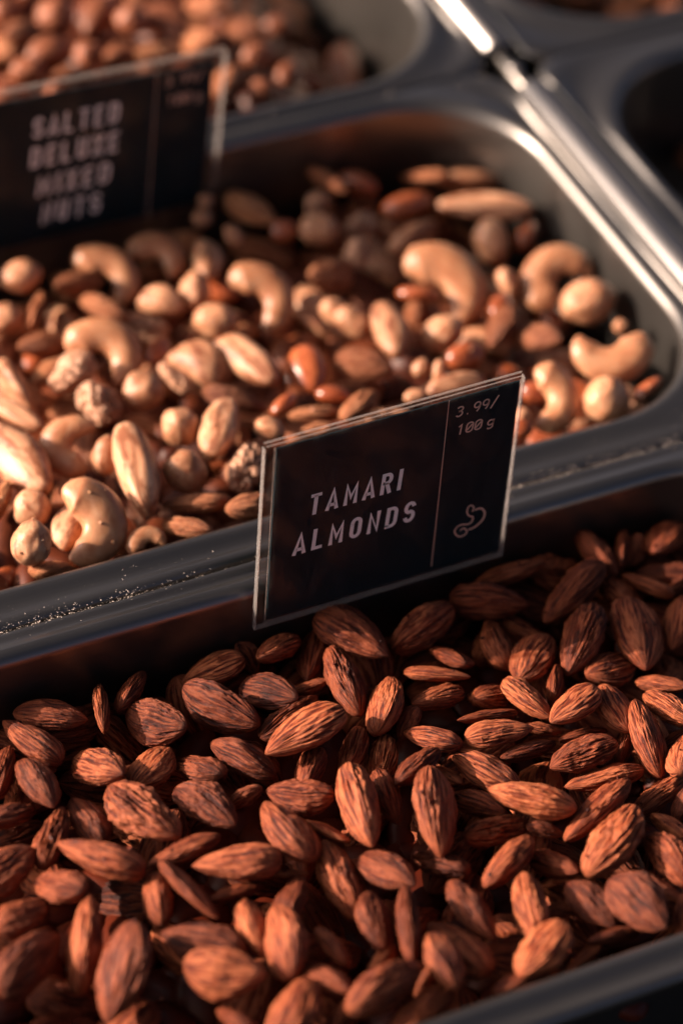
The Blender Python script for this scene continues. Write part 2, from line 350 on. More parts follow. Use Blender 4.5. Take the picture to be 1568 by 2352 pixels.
def smooth(pl,n=4):
    P=[Vector(p) for p in pl]; o=[]
    for i in range(len(P)-1):
        p0=P[max(0,i-1)];p1=P[i];p2=P[i+1];p3=P[min(len(P)-1,i+2)]
        for k in range(n):
            t=k/n; o.append(.5*((2*p1)+(p2-p0)*t+(2*p0-5*p1+4*p2-p3)*t*t+(3*p1-p0-3*p2+p3)*t**3))
    o.append(P[-1]); return [tuple(q) for q in o]
SX,SZ=-159.6,-10.8
s1=empty('price_sign',(SX,-14.6,SZ),'sharp black TAMARI ALMONDS price sign in a clear sleeve on the almond pan','price sign','black price signs')
LG=[[(-97.83, 8.9), (-97.61, 10.21), (-98.39, 11.28), (-99.26, 11.0), (-99.49, 9.25), (-98.72, 7.67), (-97.55, 6.82), (-97.74, 5.27), (-98.82, 4.69), (-100.68, 5.19), (-102.02, 4.78), (-102.59, 3.28), (-101.76, 1.66), (-100.53, 0.86), (-99.24, 1.22), (-98.93, 2.29), (-99.91, 3.6), (-101.01, 3.17)],[(-97.14, 9.17), (-96.32, 9.35), (-95.06, 8.92), (-94.13, 7.25), (-94.2, 5.51), (-95.12, 3.99), (-96.81, 2.81), (-98.48, 2.58)]]
make_sign(s1,72.4,64.0,3.6,71.2,2.2,61.8,
  [('TAMARI',-145.9-SX,-120.2-SX,24.6-SZ,7.2),('ALMONDS',-149.6-SX,-115.4-SX,11.9-SZ,7.3)],
  [('3.99/',-106.3-SX,-94.3-SX,44.6-SZ,3.3),('100 g',-105.4-SX,-94.6-SX,38.2-SZ,3.3)],-108.5-SX,
  [(smooth([(x-SX,z-SZ) for x,z in l]),wd) for l,wd in zip(LG,(.42,.55))],11.2)
s1.rotation_euler=(0,R(-.7),0)
BX,BZ=-171.5,-26.2
s2=empty('price_sign',(BX,163.2,BZ),'blurred black SALTED DELUXE MIXED NUTS price sign at the upper left','price sign','black price signs')
make_sign(s2,80.3,64.0,3.6,76.5,2.2,60.2,
  [('SALTED',-151.2-BX,-124.6-BX,19.3-BZ,7.3),('DELUXE',-151.6-BX,-124.4-BX,8.8-BZ,7.3),('MIXED',-149.2-BX,-126.4-BX,-2.0-BZ,7.3),('NUTS',-147.4-BX,-129.0-BX,-12.4-BZ,7.3)],
  [('3.99/',-110.5-BX,-98.2-BX,28.6-BZ,3.3),('100 g',-109.4-BX,-98.0-BX,21.6-BZ,3.3)],-113.0-BX,None,26.6)
s2.rotation_euler=(0,R(1.6),0)
# ---------------- nuts
def grid_nut(name,fn,nu,nv,m):
    """closed surface from fn(t in 0..1, angle) -> (x,y,z,ridge)"""
    vs=[];rd=[]
    for i in range(nu+1):
        t=i/nu; t=.5-.5*math.cos(math.pi*t)
        for j in range(nv):
            x,y,z,g=fn(t,2*math.pi*j/nv); vs.append((x,y,z)); rd.append(g)
    fs=[]
    for i in range(nu):
        for j in range(nv):
            k=(j+1)%nv; fs.append((i*nv+j,i*nv+k,(i+1)*nv+k,(i+1)*nv+j))
    fs.append(tuple(reversed(range(nv)))); fs.append(tuple(range(nu*nv,nu*nv+nv)))
    V=np.array(vs); lo,hi=V.min(0),V.max(0); V=(V-(lo+hi)/2)/(hi-lo)
    me=mesh(name,V,fs,m); a=me.attributes.new('ridge','FLOAT','POINT'); a.data.foreach_set('value',rd)
    return me
def almond_fn(seed,plump,depth,chip):
    ox,oy,oz=seed*7.1,seed*3.7,seed*1.9
    rr=random.Random(seed); bend=rr.uniform(-.09,.09); e1=rr.uniform(.42,.6);e2=rr.uniform(.56,.82); sk=rr.uniform(-.06,.06)
    pk=(e1/(e1+e2))**e1*(e2/(e1+e2))**e2
    cr=rr.uniform(-.3,.3)
    def fn(t,a):
        tt=min(max(t,1e-4),1-1e-4); w=tt**e1*(1-tt)**e2/pk
        c,s=math.cos(a),math.sin(a)
        x=t-.5
        # wrinkles run lengthwise, meander slightly and fork
        wob=.35*noise.noise(Vector((x*3+ox,c*1.2+oy,s*1.2+oz)))
        p=Vector((x*1.7+ox,c*6.4+wob*3+oy,s*6.4+oz))
        r1=1-abs(noise.noise(p))*2.2
        p2=Vector((x*3.2+oz,c*14+wob*5+ox,s*14+oy)); r2=1-abs(noise.noise(p2))*2.0
        lump=noise.noise(Vector((x*4+oy,c*1.7+ox,s*1.7)))
        pit=noise.noise(Vector((x*9+oz,c*4+oy,s*4)))
        g=.6*r1+.4*r2
        am=depth*min(1,w*1.6)
        dent=noise.noise(Vector((x*14+ox,c*9+wob*3,s*9+oz)))
        k=1+am*(g-.5)+(.14+.6*max(0,depth-.15))*lump+.03*pit+.5*am*dent
        side=(abs(c)**1.0)
        yy=.5*w*c*k; zz=.5*w**.92*s*(.88+.12*abs(s))*k*plump
        zz+=.10*side*0
        # shallow concavity or crease on one face
        if s>0: zz-=depth*.35*w*math.exp(-((c-cr)/.16)**2)*s
        if chip and x<-.33: yy*=1-.12*abs(noise.noise(Vector((c*3,s*3,ox))))
        return (x*1.0, yy*.6+bend*w*w+sk*x*x, zz*.4, .5+.5*(g-.45)*1.4)
    return fn
def almond_set(prefix,m,n,lo=False):
    return [grid_nut(prefix,almond_fn(3+k*5+(100 if 'mixed' in prefix else 0),.95+.1*(k%3),[.09,.14,.08,.12,.27,.10,.13,.085,.17,.11][k%10],k%2),20 if lo else 90,14 if lo else 132,m) for k in range(n)]
def hazel_fn(seed):
    o=seed*5.3
    def fn(t,a):
        th=math.pi*t; w=math.sin(th); c,s=math.cos(a),math.sin(a)
        x=-math.cos(th)*.5
        x+=.03*max(0,(t-.8)/.2)**2
        n=noise.noise(Vector((x*2.4+o,c*w*1.4,s*w*1.4+o))); f=abs(noise.noise(Vector((x*1.5+o,c*4.5,s*4.5))))
        k=1+.16*n-.08*f*w; w2=w**(.86 if t<.5 else .98)
        return (x*(1+.05*n),.5*w2*c*k,.5*w2*s*k,.5+n)
    return fn
def brazil_fn(seed):
    o=seed*4.1; rr=random.Random(seed); bow=rr.uniform(.04,.12); e1=rr.uniform(.38,.5); e2=rr.uniform(.42,.6); pk=(e1/(e1+e2))**e1*(e2/(e1+e2))**e2
    def fn(t,a):
        tt=min(max(t,1e-4),1-1e-4); w=tt**e1*(1-tt)**e2/pk; c,s=math.cos(a),math.sin(a); x=t-.5
        tri=1+.09*math.cos(3*a+.6); n=noise.noise(Vector((x*2.5+o,c*1.2,s*1.2))); f=noise.noise(Vector((x*2+o,c*6,s*6)))
        k=tri*(1+.12*n+.03*f)
        return (x,.5*w*c*k*.5+bow*(1-4*x*x),.5*w*s*k*.46,.5+f*.5)
    return fn
def peanut_fn(seed):
    o=seed*3.3
    def fn(t,a):
        tt=min(max(t,1e-4),1-1e-4); w=(tt**.5*(1-tt)**.58)/.47; c,s=math.cos(a),math.sin(a); x=t-.5
        n=noise.noise(Vector((x*2+o,c,s))); g=.05*math.exp(-(c/.12)**2)*(s>0)
        k=1+.07*n-g
        return (x,.5*w*c*k*.62,.5*w*s*k*.52,.5+n*.4)
    return fn
def cashew_fn(seed):
    o=seed*2.9; rr=random.Random(seed); span=rr.uniform(175,215); fat=rr.uniform(.155,.185); tw=rr.uniform(-.03,.03)
    def fn(t,a):
        tt=min(max(t,1e-4),1-1e-4)
        an=R(90-span/2+span*t); rad=.34
        prof=(min(1,tt/.13)**.5 if tt<.13 else 1)*(min(1,(1-tt)/.16)**.5 if tt>.84 else 1)
        w=fat*prof*(1.16-.38*t+.16*math.sin(math.pi*t))
        # smooth the caps
        c,s=math.cos(a),math.sin(a)
        n=noise.noise(Vector((t*3+o,c*1.1,s*1.1))); f=noise.noise(Vector((t*9+o,c*4,s*4)))
        k=1+.10*n+.015*f-.07*math.exp(-((a-math.pi)/.25)**2)
        rr_=rad+w*c*k; cap=(-w*.5*(1-tt/.13) if tt<.13 else (w*.5*(tt-.84)/.16 if tt>.84 else 0))
        return (-rr_*math.cos(an)*1.0+0, rr_*math.sin(an), w*s*k*.92+tw*math.sin(an*2),.5+n*.5)
    return fn
def walnut_fn(seed):
    o=seed*6.7; rr=random.Random(seed); cut=rr.uniform(.1,.35)
    def fn(t,a):
        th=math.pi*t; c,s=math.cos(a),math.sin(a); w=math.sin(th)**.75; x=-math.cos(th)*.5
        p=Vector((x*2.2+o,c*w*1.1,s*w*1.1+o)); q=p+Vector((noise.noise(p*1.7),noise.noise(p*1.7+Vector((9,0,0))),noise.noise(p*1.7+Vector((0,9,0)))))*.45
        fold=1-min(1,abs(noise.noise(q*2.0))*4.2); fine=noise.noise(p*7)
        k=1-.55*fold**2+.42*noise.noise(p*.8+Vector((3,3,3)))+.04*fine
        z=.5*w*s*k*.6
        if s<0: z*=cut
        return (x*(1-.2*fold),.5*w*c*k*.75,z,.75-.6*fold)
    return fn
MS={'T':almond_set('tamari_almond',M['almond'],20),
    'A':almond_set('mixed_almond',M['almond_mixed'],4),
    'H':[grid_nut('hazelnut',hazel_fn(k+1),40,44,M['hazelnut']) for k in range(4)],
    'B':[grid_nut('brazil_nut',brazil_fn(k+1),48,44,M['brazil']) for k in range(5)],
    'P':[grid_nut('redskin_peanut',peanut_fn(k+1),36,36,M['peanut']) for k in range(3)],
    'C':[grid_nut('cashew',cashew_fn(k+1),56,36,M['cashew']) for k in range(5)],
    'W':[grid_nut('walnut_piece',walnut_fn(k+1),56,52,M['walnut']) for k in range(4)]}
for k in 'HBCP':
    MS['F'+k]=[]
    for me in MS[k][:3]:
        c=me.copy(); c.materials[0]=M['caramel']; MS['F'+k].append(c)
NAMES={'T':('almond','almond'),'A':('almond','almond'),'H':('hazelnut','hazelnut'),'B':('brazil_nut','brazil nut'),'P':('peanut','peanut'),'C':('cashew','cashew'),'W':('walnut_piece','walnut')}
DATA='''T 0 -218 -20.5 -14.4 94 -19 3 -27 19 11.4 7.6 a
T 1 -202.6 -16.7 -21.9 22 5 36 91 10 6 3.9 a
T 2 -205.1 -22.4 -14.5 -36 45 -48 66 18 10.8 4.2 a
T 3 -195.7 -19.1 -16.4 57 72 37 15 18 10.8 5.6 a
T 4 -194.5 -32.2 -15.2 84 28 -25 -40 18 12.2 7.2 a
T 5 -213 -21.6 -20.1 -18 14 3 97 18 10.8 7.2 a
T 6 -225.6 -26.9 -14.5 49 20 26 81 19.4 11.7 7.8 a
T 7 -229.5 -42 -13.2 71 -18 15 -67 17.5 10.5 7 a
T 8 -213.5 -40.7 -15.2 82 -4 -22 -52 18 10.8 7.2 a
T 9 -199.8 -43.5 -17.7 95 -8 5 31 18 10.8 7.2 a
T 10 -172.6 -18.8 -17 0 -7 12 99 17.5 10.5 7 a
T 11 -177.2 -33.7 -15.3 71 52 -26 -39 22.8 13.7 9.1 a
T 12 -154.7 -19.2 -15.8 -6 -29 83 -46 18 10.8 7.1 a
T 13 -161.1 -16.6 -19 69 37 10 -61 10 6.2 4 a
T 14 -162.8 -32.1 -16.1 87 6 -21 -44 18 10.8 7.2 a
T 15 -160.9 -41.2 -17.2 88 -45 -10 14 20.1 12.1 7.2 a
T 16 -163.6 -53.1 -9.9 -9 -6 28 95 24.2 14.5 9.7 a
T 17 -178.6 -50.1 -16.3 -25 43 72 -48 19.9 11.9 7.9 a
T 18 -188.8 -47.6 -18.8 59 -8 30 75 18 10.8 7.2 a
T 19 -164.5 -59.9 -17 -43 -15 54 71 18 10.8 7.2 a
T 20 -145.6 -21.2 -20.9 -41 -20 40 79 18 10.8 7.2 a
T 21 -134 -22.6 -14.3 86 6 0 -50 22.9 13.8 9.2 a
T 22 -143.3 -36.7 -15.8 55 -36 40 -64 24.2 14.5 9.2 a
T 23 -150.3 -31.5 -19.8 90 -39 -11 -15 10 6 3.9 a
T 24 -234.7 -30.7 -17.3 60 64 38 30 18 10.8 6 a
T 25 -210.5 -60.7 -12.6 82 -11 5 -56 24.1 14.5 9.6 a
T 26 -193.5 -63 -14 85 0 -3 -53 19.3 11.6 7.7 a
T 27 -183.7 -62.9 -15.6 -13 -18 -68 70 10 6 4 a
T 28 -172.1 -69.7 -13.4 27 -5 -4 96 17.1 10.3 6.9 a
T 29 -180.8 -80.4 -10.7 64 17 22 72 22.1 13.3 8.8 a
T 30 -169.3 -81.2 -15.4 60 -41 4 -69 18 10.8 2.9 a
T 31 -232.6 -56.6 -17 73 -52 -26 36 19.8 11.9 7.9 a
T 32 -221.2 -54.1 -17.8 68 11 14 71 17.5 10.5 7 a
T 33 -225.3 -70.3 -12.1 40 14 38 82 23.6 14.2 8.5 a
T 34 -205.3 -74.8 -13.5 -3 -4 42 91 20.1 12 5.6 a
T 35 -196.3 -85.5 -10.5 17 1 27 95 21.8 13.1 8.7 a
T 36 -237.2 -73.8 -13.3 53 -19 16 81 18 10.8 7.2 a
T 37 -249.1 -78.9 -13.1 95 -19 11 24 18 10.8 7.2 a
T 38 -238.2 -46.2 -16.3 42 85 28 -15 18 10.8 6.2 a
T 39 -247 -62.7 -14.9 97 14 1 22 19.2 11.5 7.7 a
T 40 -209.7 -88.5 -11.6 68 -39 28 -55 22.3 13.4 4.7 a
T 41 -216.4 -84.1 -15.6 57 -55 -35 49 18 10.8 7.2 a
T 42 -197.3 -89.5 -16.2 89 -41 10 18 18 10.8 3.8 a
T 43 -252.5 -91.8 -13.9 85 47 10 22 22 13.2 8.8 a
T 44 -237.7 -91.1 -14.6 70 -48 -46 27 25 15 8.5 a
T 45 -234.1 -105.4 -10.7 -32 -34 22 86 25 15 10 a
T 46 -213.4 -103.9 -12.3 39 -6 -5 92 21.3 12.8 8.5 a
T 47 -213.9 -116.9 -8.4 90 31 -13 -27 19.8 13 7.9 a
T 48 -200.2 -103.4 -13.1 51 -39 39 -66 18 10.8 7.2 a
T 49 -188.1 -98.6 -14 75 -48 -13 43 18 10.8 7.2 a
T 50 -196.4 -112.9 -7.5 66 -44 -33 51 22.3 13.4 8.9 a
T 51 -186 -115.7 -11.8 -24 69 49 -48 18 10.8 5.2 a
T 52 -191.7 -125.7 -11 66 -38 -1 -65 18 10.8 7.2 a
T 53 -203.7 -133.6 -7.2 89 -28 -12 34 21.4 12.8 8.5 a
T 54 -215.2 -127.5 -12.5 68 8 45 57 18 10.8 4.5 a
T 55 -191.5 -133.9 -14 73 -56 -11 36 18 10.8 5.6 a
T 56 -184.4 -90.2 -14.5 90 -38 5 -22 10 6 1.9 a
T 57 -172.5 -95.1 -17.6 58 -36 41 -61 25 15 10 a
T 58 -115.6 -25.6 -16.4 76 63 0 14 20.9 12.5 8.4 a
T 59 -95 -24.1 -15.7 62 74 -22 -15 21.4 12.8 8.6 a
T 60 -98.9 -35.3 -19.1 73 28 23 58 18.3 11 7.3 a
T 61 -93.9 -46 -16.9 -31 -2 1 95 18.6 11.2 7.4 a
T 62 -80.2 -47.4 -13.4 -33 -23 48 78 25 15 10 a
T 63 -65.4 -51.4 -14 59 -9 16 -79 25 15 10 a
T 64 -76.2 -57.3 -17.3 98 5 14 11 18 10.8 7.2 a
T 65 -52.3 -50.3 -15.9 -36 -23 47 77 19.6 11.7 7.8 a
T 66 -112.9 -37.6 -17.6 69 1 38 61 18 10.8 4.3 a
T 67 -119.8 -42.5 -16.5 85 -36 1 -38 18 10.8 4.2 a
T 68 -124.2 -50.2 -15.9 -18 12 37 90 18 10.8 6.4 a
T 69 -138.3 -48.9 -13.9 79 -41 -21 40 20.1 12 8 a
T 70 -92.1 -56 -17.8 69 55 40 25 18 10.8 4.5 a
T 71 -103.6 -61.4 -13.5 72 -34 23 -56 17.5 10.5 7 a
T 72 -108.5 -52 -19.9 88 -31 22 29 18 10.8 6.7 a
T 73 -95.6 -70.6 -10 -17 -5 17 97 17.4 10.4 7 a
T 74 -84.4 -72.4 -13.5 73 11 12 66 17.7 10.6 7.1 a
T 75 -82.6 -85.9 -11.8 64 45 31 53 25 15 8 a
T 76 -67.3 -68.6 -15.4 73 -36 -7 -58 18 10.8 4.8 a
T 77 -72.3 -79.6 -11.6 63 10 34 69 18 10.8 7.2 a
T 78 -73.1 -86.4 -15.9 96 -19 -21 -7 10 6 4 a
T 79 -78 -96.3 -8.8 80 -44 -11 39 18 10.8 7.2 a
T 80 -134.7 -55 -16.2 -20 -37 0 91 10 6 4 a
T 81 -132.9 -64.4 -13.4 53 1 37 76 18 10.8 6.2 a
T 82 -116.2 -61.2 -15.6 -12 -7 90 -42 18 10.8 3.9 a
T 83 -117.3 -70.7 -11.1 96 -26 0 -11 18 10.8 7.2 a
T 84 -103.2 -69.5 -16.9 41 87 -24 -13 10 6 3.6 a
T 85 -111.1 -76.1 -15 91 -40 8 12 18 10.8 4.5 a
T 86 -125.4 -78.3 -14.1 52 13 25 81 21.3 12.8 8.5 a
T 87 -142.6 -74.2 -10.3 -25 -4 48 84 18 10.8 6.3 a
T 88 -144.4 -61 -19.9 74 -47 -26 40 17.5 10.5 7 a
T 89 -151.9 -58.2 -19.3 29 -31 67 -61 17.9 10.7 7.1 a
T 90 -151.3 -76.5 -14.6 53 -36 42 -64 17.9 10.8 7 a
T 91 -146 -90.9 -8.1 56 -18 44 -68 25 15 10 a
T 92 -161.9 -82.4 -9.2 -41 -48 56 54 25 15 10 a
T 93 -134.1 -74 -17.3 62 -39 0 -68 18 10.8 5.2 a
T 94 -131.7 -87.5 -14.5 71 -38 1 -59 18 10.8 6.8 a
T 95 -121.8 -96.2 -8 -13 34 83 -42 22.8 13.7 8.9 a
T 96 -95.3 -75 -17.2 -15 -21 87 -42 18 10.8 3.9 a
T 97 -100.7 -84.2 -12.3 -1 -3 22 98 19.4 11.6 7.8 a
T 98 -86.1 -81.2 -19.9 -38 -20 63 65 18 10.8 4.7 a
T 99 -97.7 -91.2 -15.7 8 0 40 91 21.3 12.8 6.6 a
T 100 -106.9 -103.2 -10.8 -15 -14 50 84 25 15 7.3 a
T 101 -88.1 -101.6 -15.6 86 -48 -9 12 19.4 11.6 6.3 a
T 102 -109.2 -115.8 -7.7 87 -40 -16 24 25 15 10 a
T 103 -84.9 -107.8 -12.8 85 -26 -45 12 10 6 4 a
T 104 -131 -96.7 -15.4 59 81 0 -6 18 10.8 7.2 a
T 105 -120.5 -102.3 -13.5 49 81 -23 -21 10 6 4 a
T 106 -91.8 -115.6 -11.5 59 -39 9 -70 18 10.8 4.6 a
T 107 -99.4 -125.2 -8.1 50 -44 -47 58 18 10.8 7.2 a
T 108 -135.8 -110.4 -10.4 -19 -14 51 83 19.6 11.7 7.2 a
T 109 -123.7 -112.8 -14 66 -39 -1 -64 18 10.8 6.9 a
T 110 -162.6 -100.1 -12.5 82 -10 -9 -56 18 10.8 7.2 a
T 111 -147.2 -99.4 -17.7 56 1 39 73 18 10.8 6.6 a
T 112 -173.8 -114.3 -10.1 55 -29 36 -70 18.1 10.9 7.3 a
T 113 -168 -120.7 -7.6 -38 -41 61 56 22.3 13.4 5.8 a
T 114 -150.1 -120 -11.6 63 -36 32 -60 20.6 12.3 7.8 a
T 115 -137.5 -125.5 -10.3 -44 -42 56 56 21 12.6 8.4 a
T 116 -122.3 -129.1 -11.3 77 -6 2 -63 17.4 10.4 7 a
T 117 -115.1 -137.3 -4.5 76 23 -20 -57 19.5 13.1 7.8 a
T 118 -104.8 -129.9 -11.9 67 -38 14 -62 18 10.8 5 a
T 119 -103.3 -141.1 -10.4 69 57 35 27 18 10.8 6.5 a
T 120 -123.4 -140 -10.9 -15 -20 85 -46 18 10.8 4.3 a
T 121 -142.9 -140.9 -5.4 -26 -6 16 95 20.2 12.1 8.1 a
T 122 -149 -142.9 -12.4 88 -44 9 17 18 10.8 5.9 a
T 123 -157.9 -127.7 -12.6 60 7 14 78 21 12.6 8.4 a
T 124 -165.7 -134.8 -5.6 61 -21 23 -73 17.7 10.6 7.1 a
T 125 -169.8 -133.7 -12.3 41 4 77 -49 10 6 3.1 a
T 126 -182.3 -136.7 -4.8 71 70 5 9 22.6 13.6 9 a
T 127 -174.7 -122 -15.7 -38 -3 55 74 18 10.8 4.9 a
T 128 -173.9 -141.7 -11.1 85 -50 -11 14 20.8 12.5 7.8 a
T 129 -134.2 -144 -10.5 -32 0 53 78 18 10.8 3.3 a
T 130 -128.2 -124.3 -16.1 17 -7 17 97 10 6 4 a
T 131 -85.6 -17.8 -15 45 89 -6 4 21.1 12.6 5.9 a
T 132 -73.3 -30.2 -14.9 -13 -20 48 84 24.9 15 9.9 a
T 133 -59.7 -19.6 -15.1 42 62 -56 -36 18 10.8 7.2 a
T 134 -52.2 -19.6 -17.1 -42 -24 66 58 18 10.8 4.2 a
T 135 -52.7 -34.1 -16.1 -10 56 72 -39 18 10.8 4.4 a
T 136 -48.8 -20.3 -17.2 88 23 -30 27 10 6.8 4 a
T 137 -39.7 -20.4 -15.9 -34 3 27 90 18 10.8 7.2 a
T 138 -70.7 -17.5 -20.1 97 15 17 -2 18 10.8 7.2 a
T 139 -44.1 -36.4 -17.8 21 13 81 -53 10 6 4 a
T 140 -59.6 -30.4 -19.4 71 11 30 63 18 10.8 7.2 a
C 141 -149.4 106.7 -14.6 83 25 -1 -49 24.5 15.6 7.8 c
A 142 -165.9 106 -19.1 -12 3 21 97 18 10.8 7.2 c
W 143 -163.2 98.8 -13.6 91 34 -14 17 15.2 10.5 8.4 c
W 144 -162.3 83.9 -13.1 81 36 -8 -45 13.6 11 8.8 c
H 145 -148 84.2 -13.2 66 70 -26 7 11.5 11.5 11.5 c
B 146 -128.6 90.4 -13.6 79 30 -22 -48 18.8 12.4 8.6 c
W 147 -136.6 88.5 -15.4 78 34 -6 -53 12 5.6 4.4 c
B 148 -114.9 83.6 -13.1 71 -33 23 -57 24.1 12.5 9.9 c
P 149 -101.7 75.2 -13.1 61 14 -6 -78 17 11.2 8.4 c
P 150 -100.8 60.8 -10.9 93 -21 3 -28 9.8 6.1 5.1 c
P 151 -116 60.5 -9.6 50 84 19 14 10.1 6.3 4.8 c
A 152 -126.5 70.1 -12.4 85 -31 12 -42 20.9 12.5 6.8 c
A 153 -108 54.5 -10.8 94 -31 12 5 18 10.8 5 c
H 154 -146.7 62.6 -9.2 65 -27 -3 71 10.7 10.7 10.7 c
B 155 -137.7 56.8 -9.4 70 -55 -29 36 23.4 12.2 10.5 c
H 156 -153.5 42.8 -6.6 45 84 25 19 11.8 11.8 11.8 c
B 157 -165.9 45.4 -7 -49 38 -47 63 33.8 17.6 11.2 c
C 158 -177.5 69.3 -12.2 86 8 -25 44 18.1 15 6.5 c
H 159 -169.8 59.7 -9.9 80 24 -32 44 11.3 7.7 7.7 c
B 160 -190.9 66.9 -11.8 68 -36 27 -57 31.4 16.3 14.3 c
C 161 -184.4 31.2 -4.6 60 16 21 -75 24.8 16.8 8.4 c
H 162 -196.8 45.7 -8.2 -14 55 82 5 10.5 10.5 10.5 c
H 163 -204.4 26.9 -1.3 80 25 -32 45 12.3 10.6 10.6 c
B 164 -188.5 37.7 -9.4 91 19 6 36 18.2 9.6 7.2 c
A 165 -155.3 31.4 -8.3 19 3 34 92 19.3 11.6 5.4 c
A 166 -142.7 22.7 -5.9 93 -28 15 20 18 10.8 7.2 c
C 167 -174.1 22.9 -7.1 96 24 -12 -2 11 6.9 3.5 c
A 168 -161.6 23.2 -7.8 39 70 -59 4 18 10.8 5.8 c
A 169 -198.8 25 -11.7 90 -27 23 25 18 10.8 5.1 c
W 170 -136.8 39.1 -8.1 88 21 -19 39 14.2 10.1 8.1 c
H 171 -124.4 51.4 -8.3 83 40 -4 -38 9 6.6 6.6 c
A 172 -111.8 47.2 -8.9 22 1 21 95 10 6 4 c
B 173 -183.3 88.5 -15 78 -34 18 -50 19.7 10.2 5.8 c
B 174 -179.1 104 -16.9 -42 -57 58 40 22.1 11.5 7.4 c
A 175 -203.1 53.2 -10.6 -47 -18 55 67 18 10.8 5.3 c
C 176 -96.3 114 -16.4 74 23 5 -63 24.5 14.7 7.4 c
H 177 -159 148.1 -18 89 41 -16 -9 12.5 9.9 9.9 c
A 178 -144.7 139.4 -18 -14 -21 85 -46 18 10.8 7.2 c
H 179 -114.4 124.1 -18 78 22 -33 47 12.5 9.3 9.3 c
B 180 -125.2 123.7 -18 85 38 -18 -32 14 8.9 6.5 c
A 181 -142.3 126.2 -18 38 73 -56 -11 18 10.8 6.7 c
H 182 -114.8 108.5 -17.3 87 41 -9 -27 13 10.1 10.1 c
H 183 -169.9 132 -17.6 89 41 -12 -19 9.4 8.2 8.2 c
A 184 -161.3 131.8 -18.4 -44 -21 54 68 18 10.8 4.4 c
A 185 -74.8 115.8 -17.8 -6 19 -41 89 18 11 7.2 c
H 186 -80.3 100.1 -17.8 77 42 1 -49 10.2 7.9 7.9 c
P 187 -135.4 102.8 -18 91 19 6 36 11.9 7.5 5.6 c
A 188 -164.1 118.4 -19.2 -18 16 11 96 18 10.8 7.2 c
C 189 -117.4 144.7 -18 86 28 -5 -42 18.3 11.7 5.8 c
C 190 -133.8 142.2 -18 81 25 0 -53 23 12.9 6.4 c
B 191 -105.1 135.7 -18 58 4 -7 -81 17.9 9.4 7 c
H 192 -69.3 134.9 -15.5 88 42 -13 -19 12.1 10.2 10.2 c
A 193 -84 153.6 -18 80 -20 10 -55 20.1 12.1 8 c
H 194 -98.6 154.7 -18 -17 67 35 63 6.2 6.2 6.2 c
H 195 -95.5 159.4 -15.9 88 42 -13 -18 4.9 4.3 4.3 c
H 196 -93.6 143 -18 68 39 8 -61 7.8 5.5 5.5 c
P 197 -77.7 141.3 -19.1 88 42 -13 -19 8.5 7.2 4.4 c
A 198 -55.8 155.1 -16.5 72 -31 15 -60 18 10.8 5.3 c
B 199 -62.6 149.8 -18 92 36 2 13 9.8 6.3 4.5 c
B 200 -13.2 146.4 -20.9 35 90 -27 -6 22.2 11.6 7.5 c
P 201 -37.8 138.2 -18.1 94 -32 -2 -3 16.9 10.5 7.9 c
B 202 -15.9 129.4 -17.9 92 -29 4 -26 29.3 15.2 8.6 c
B 203 -42.7 124.2 -18.1 46 87 14 10 19.1 9.9 8.2 c
C 204 -43.6 100 -15.3 77 26 1 -58 29.2 17.4 8.7 c
H 205 -22.1 113.2 -18.2 58 39 11 -70 14.7 10.5 10.5 c
P 206 -9.4 114.7 -20.3 76 -53 -23 30 13.2 8.2 6.3 c
C 207 -14.3 90.5 -15.5 96 19 -16 14 23.8 16.8 8.4 c
H 208 -11.7 73.1 -13.3 90 39 -15 -12 16.8 13.6 13.6 c
H 209 -28.3 92.1 -15.8 61 40 10 -67 9.3 6.4 6.4 c
P 210 -54.9 97.3 -16.2 92 -30 5 -26 13.4 8.3 4.8 c
W 211 -55.2 134.5 -18 92 37 -13 8 10 7.5 6 c
W 212 -61.7 123.5 -18 90 25 -17 32 10.1 7.8 6.2 c
P 213 -46.6 155.6 -20.2 42 81 -37 -15 14.5 9 7.5 c
A 214 -26.7 147.9 -17.1 55 -11 28 78 18 10.8 4.4 c
P 215 -35.3 82.7 -15.2 92 14 4 36 11.3 7 5.2 c
H 216 -78.7 91.6 -15.2 79 42 -1 -45 12.3 8.2 8.2 c
B 217 -72.3 79.9 -12.9 50 -35 44 -66 22.9 11.9 10.3 c
H 218 -58 76.1 -13.2 91 35 -21 5 12.9 10.1 10.1 c
A 219 -85.8 71.2 -12.5 94 7 -6 -34 17.6 10.6 7.1 c
H 220 -73.2 60.9 -9.7 87 27 -29 28 5.9 4.9 4.9 c
H 221 -69.1 58 -9.3 81 21 -34 43 6.2 3.8 3.8 c
A 222 -42 70.5 -11.6 -40 -14 37 83 18 10.8 7.2 c
A 223 -33.7 61.8 -11.2 80 -14 -22 -54 18 10.8 7.2 c
C 224 -20.4 43.8 -8.9 17 -10 -28 94 23.6 14.9 7.5 c
C 225 -44.9 32.8 -7.2 53 19 19 -81 21 13.4 6.7 c
H 226 -33.1 26.3 -5.8 3 91 15 37 13.1 13.1 13.1 c
P 227 -48.8 38.7 -8.5 89 40 -12 -19 7.7 6.4 4 c
P 228 -57.2 63.6 -12.5 93 38 -3 1 12.1 8.1 6.1 c
B 229 -67.8 50.5 -9.4 94 -34 -1 -8 17 8.8 7.1 c
A 230 -96.5 51.6 -8.5 49 81 32 2 18 10.8 7 c
H 231 -10 57.8 -11.3 45 -35 60 57 4.4 4.4 4.4 c
P 232 -19 27.1 -7.2 87 -46 -11 17 11.8 7.3 4.3 c
H 233 -57.7 29.9 -7.4 16 78 -48 -36 5.5 5.5 5.5 c
P 234 -60.2 25.3 -7.1 89 39 -12 -19 6.6 5.4 3.5 c
H 235 -80.2 50.3 -9.4 90 38 -15 -11 6.7 4.3 4.3 c
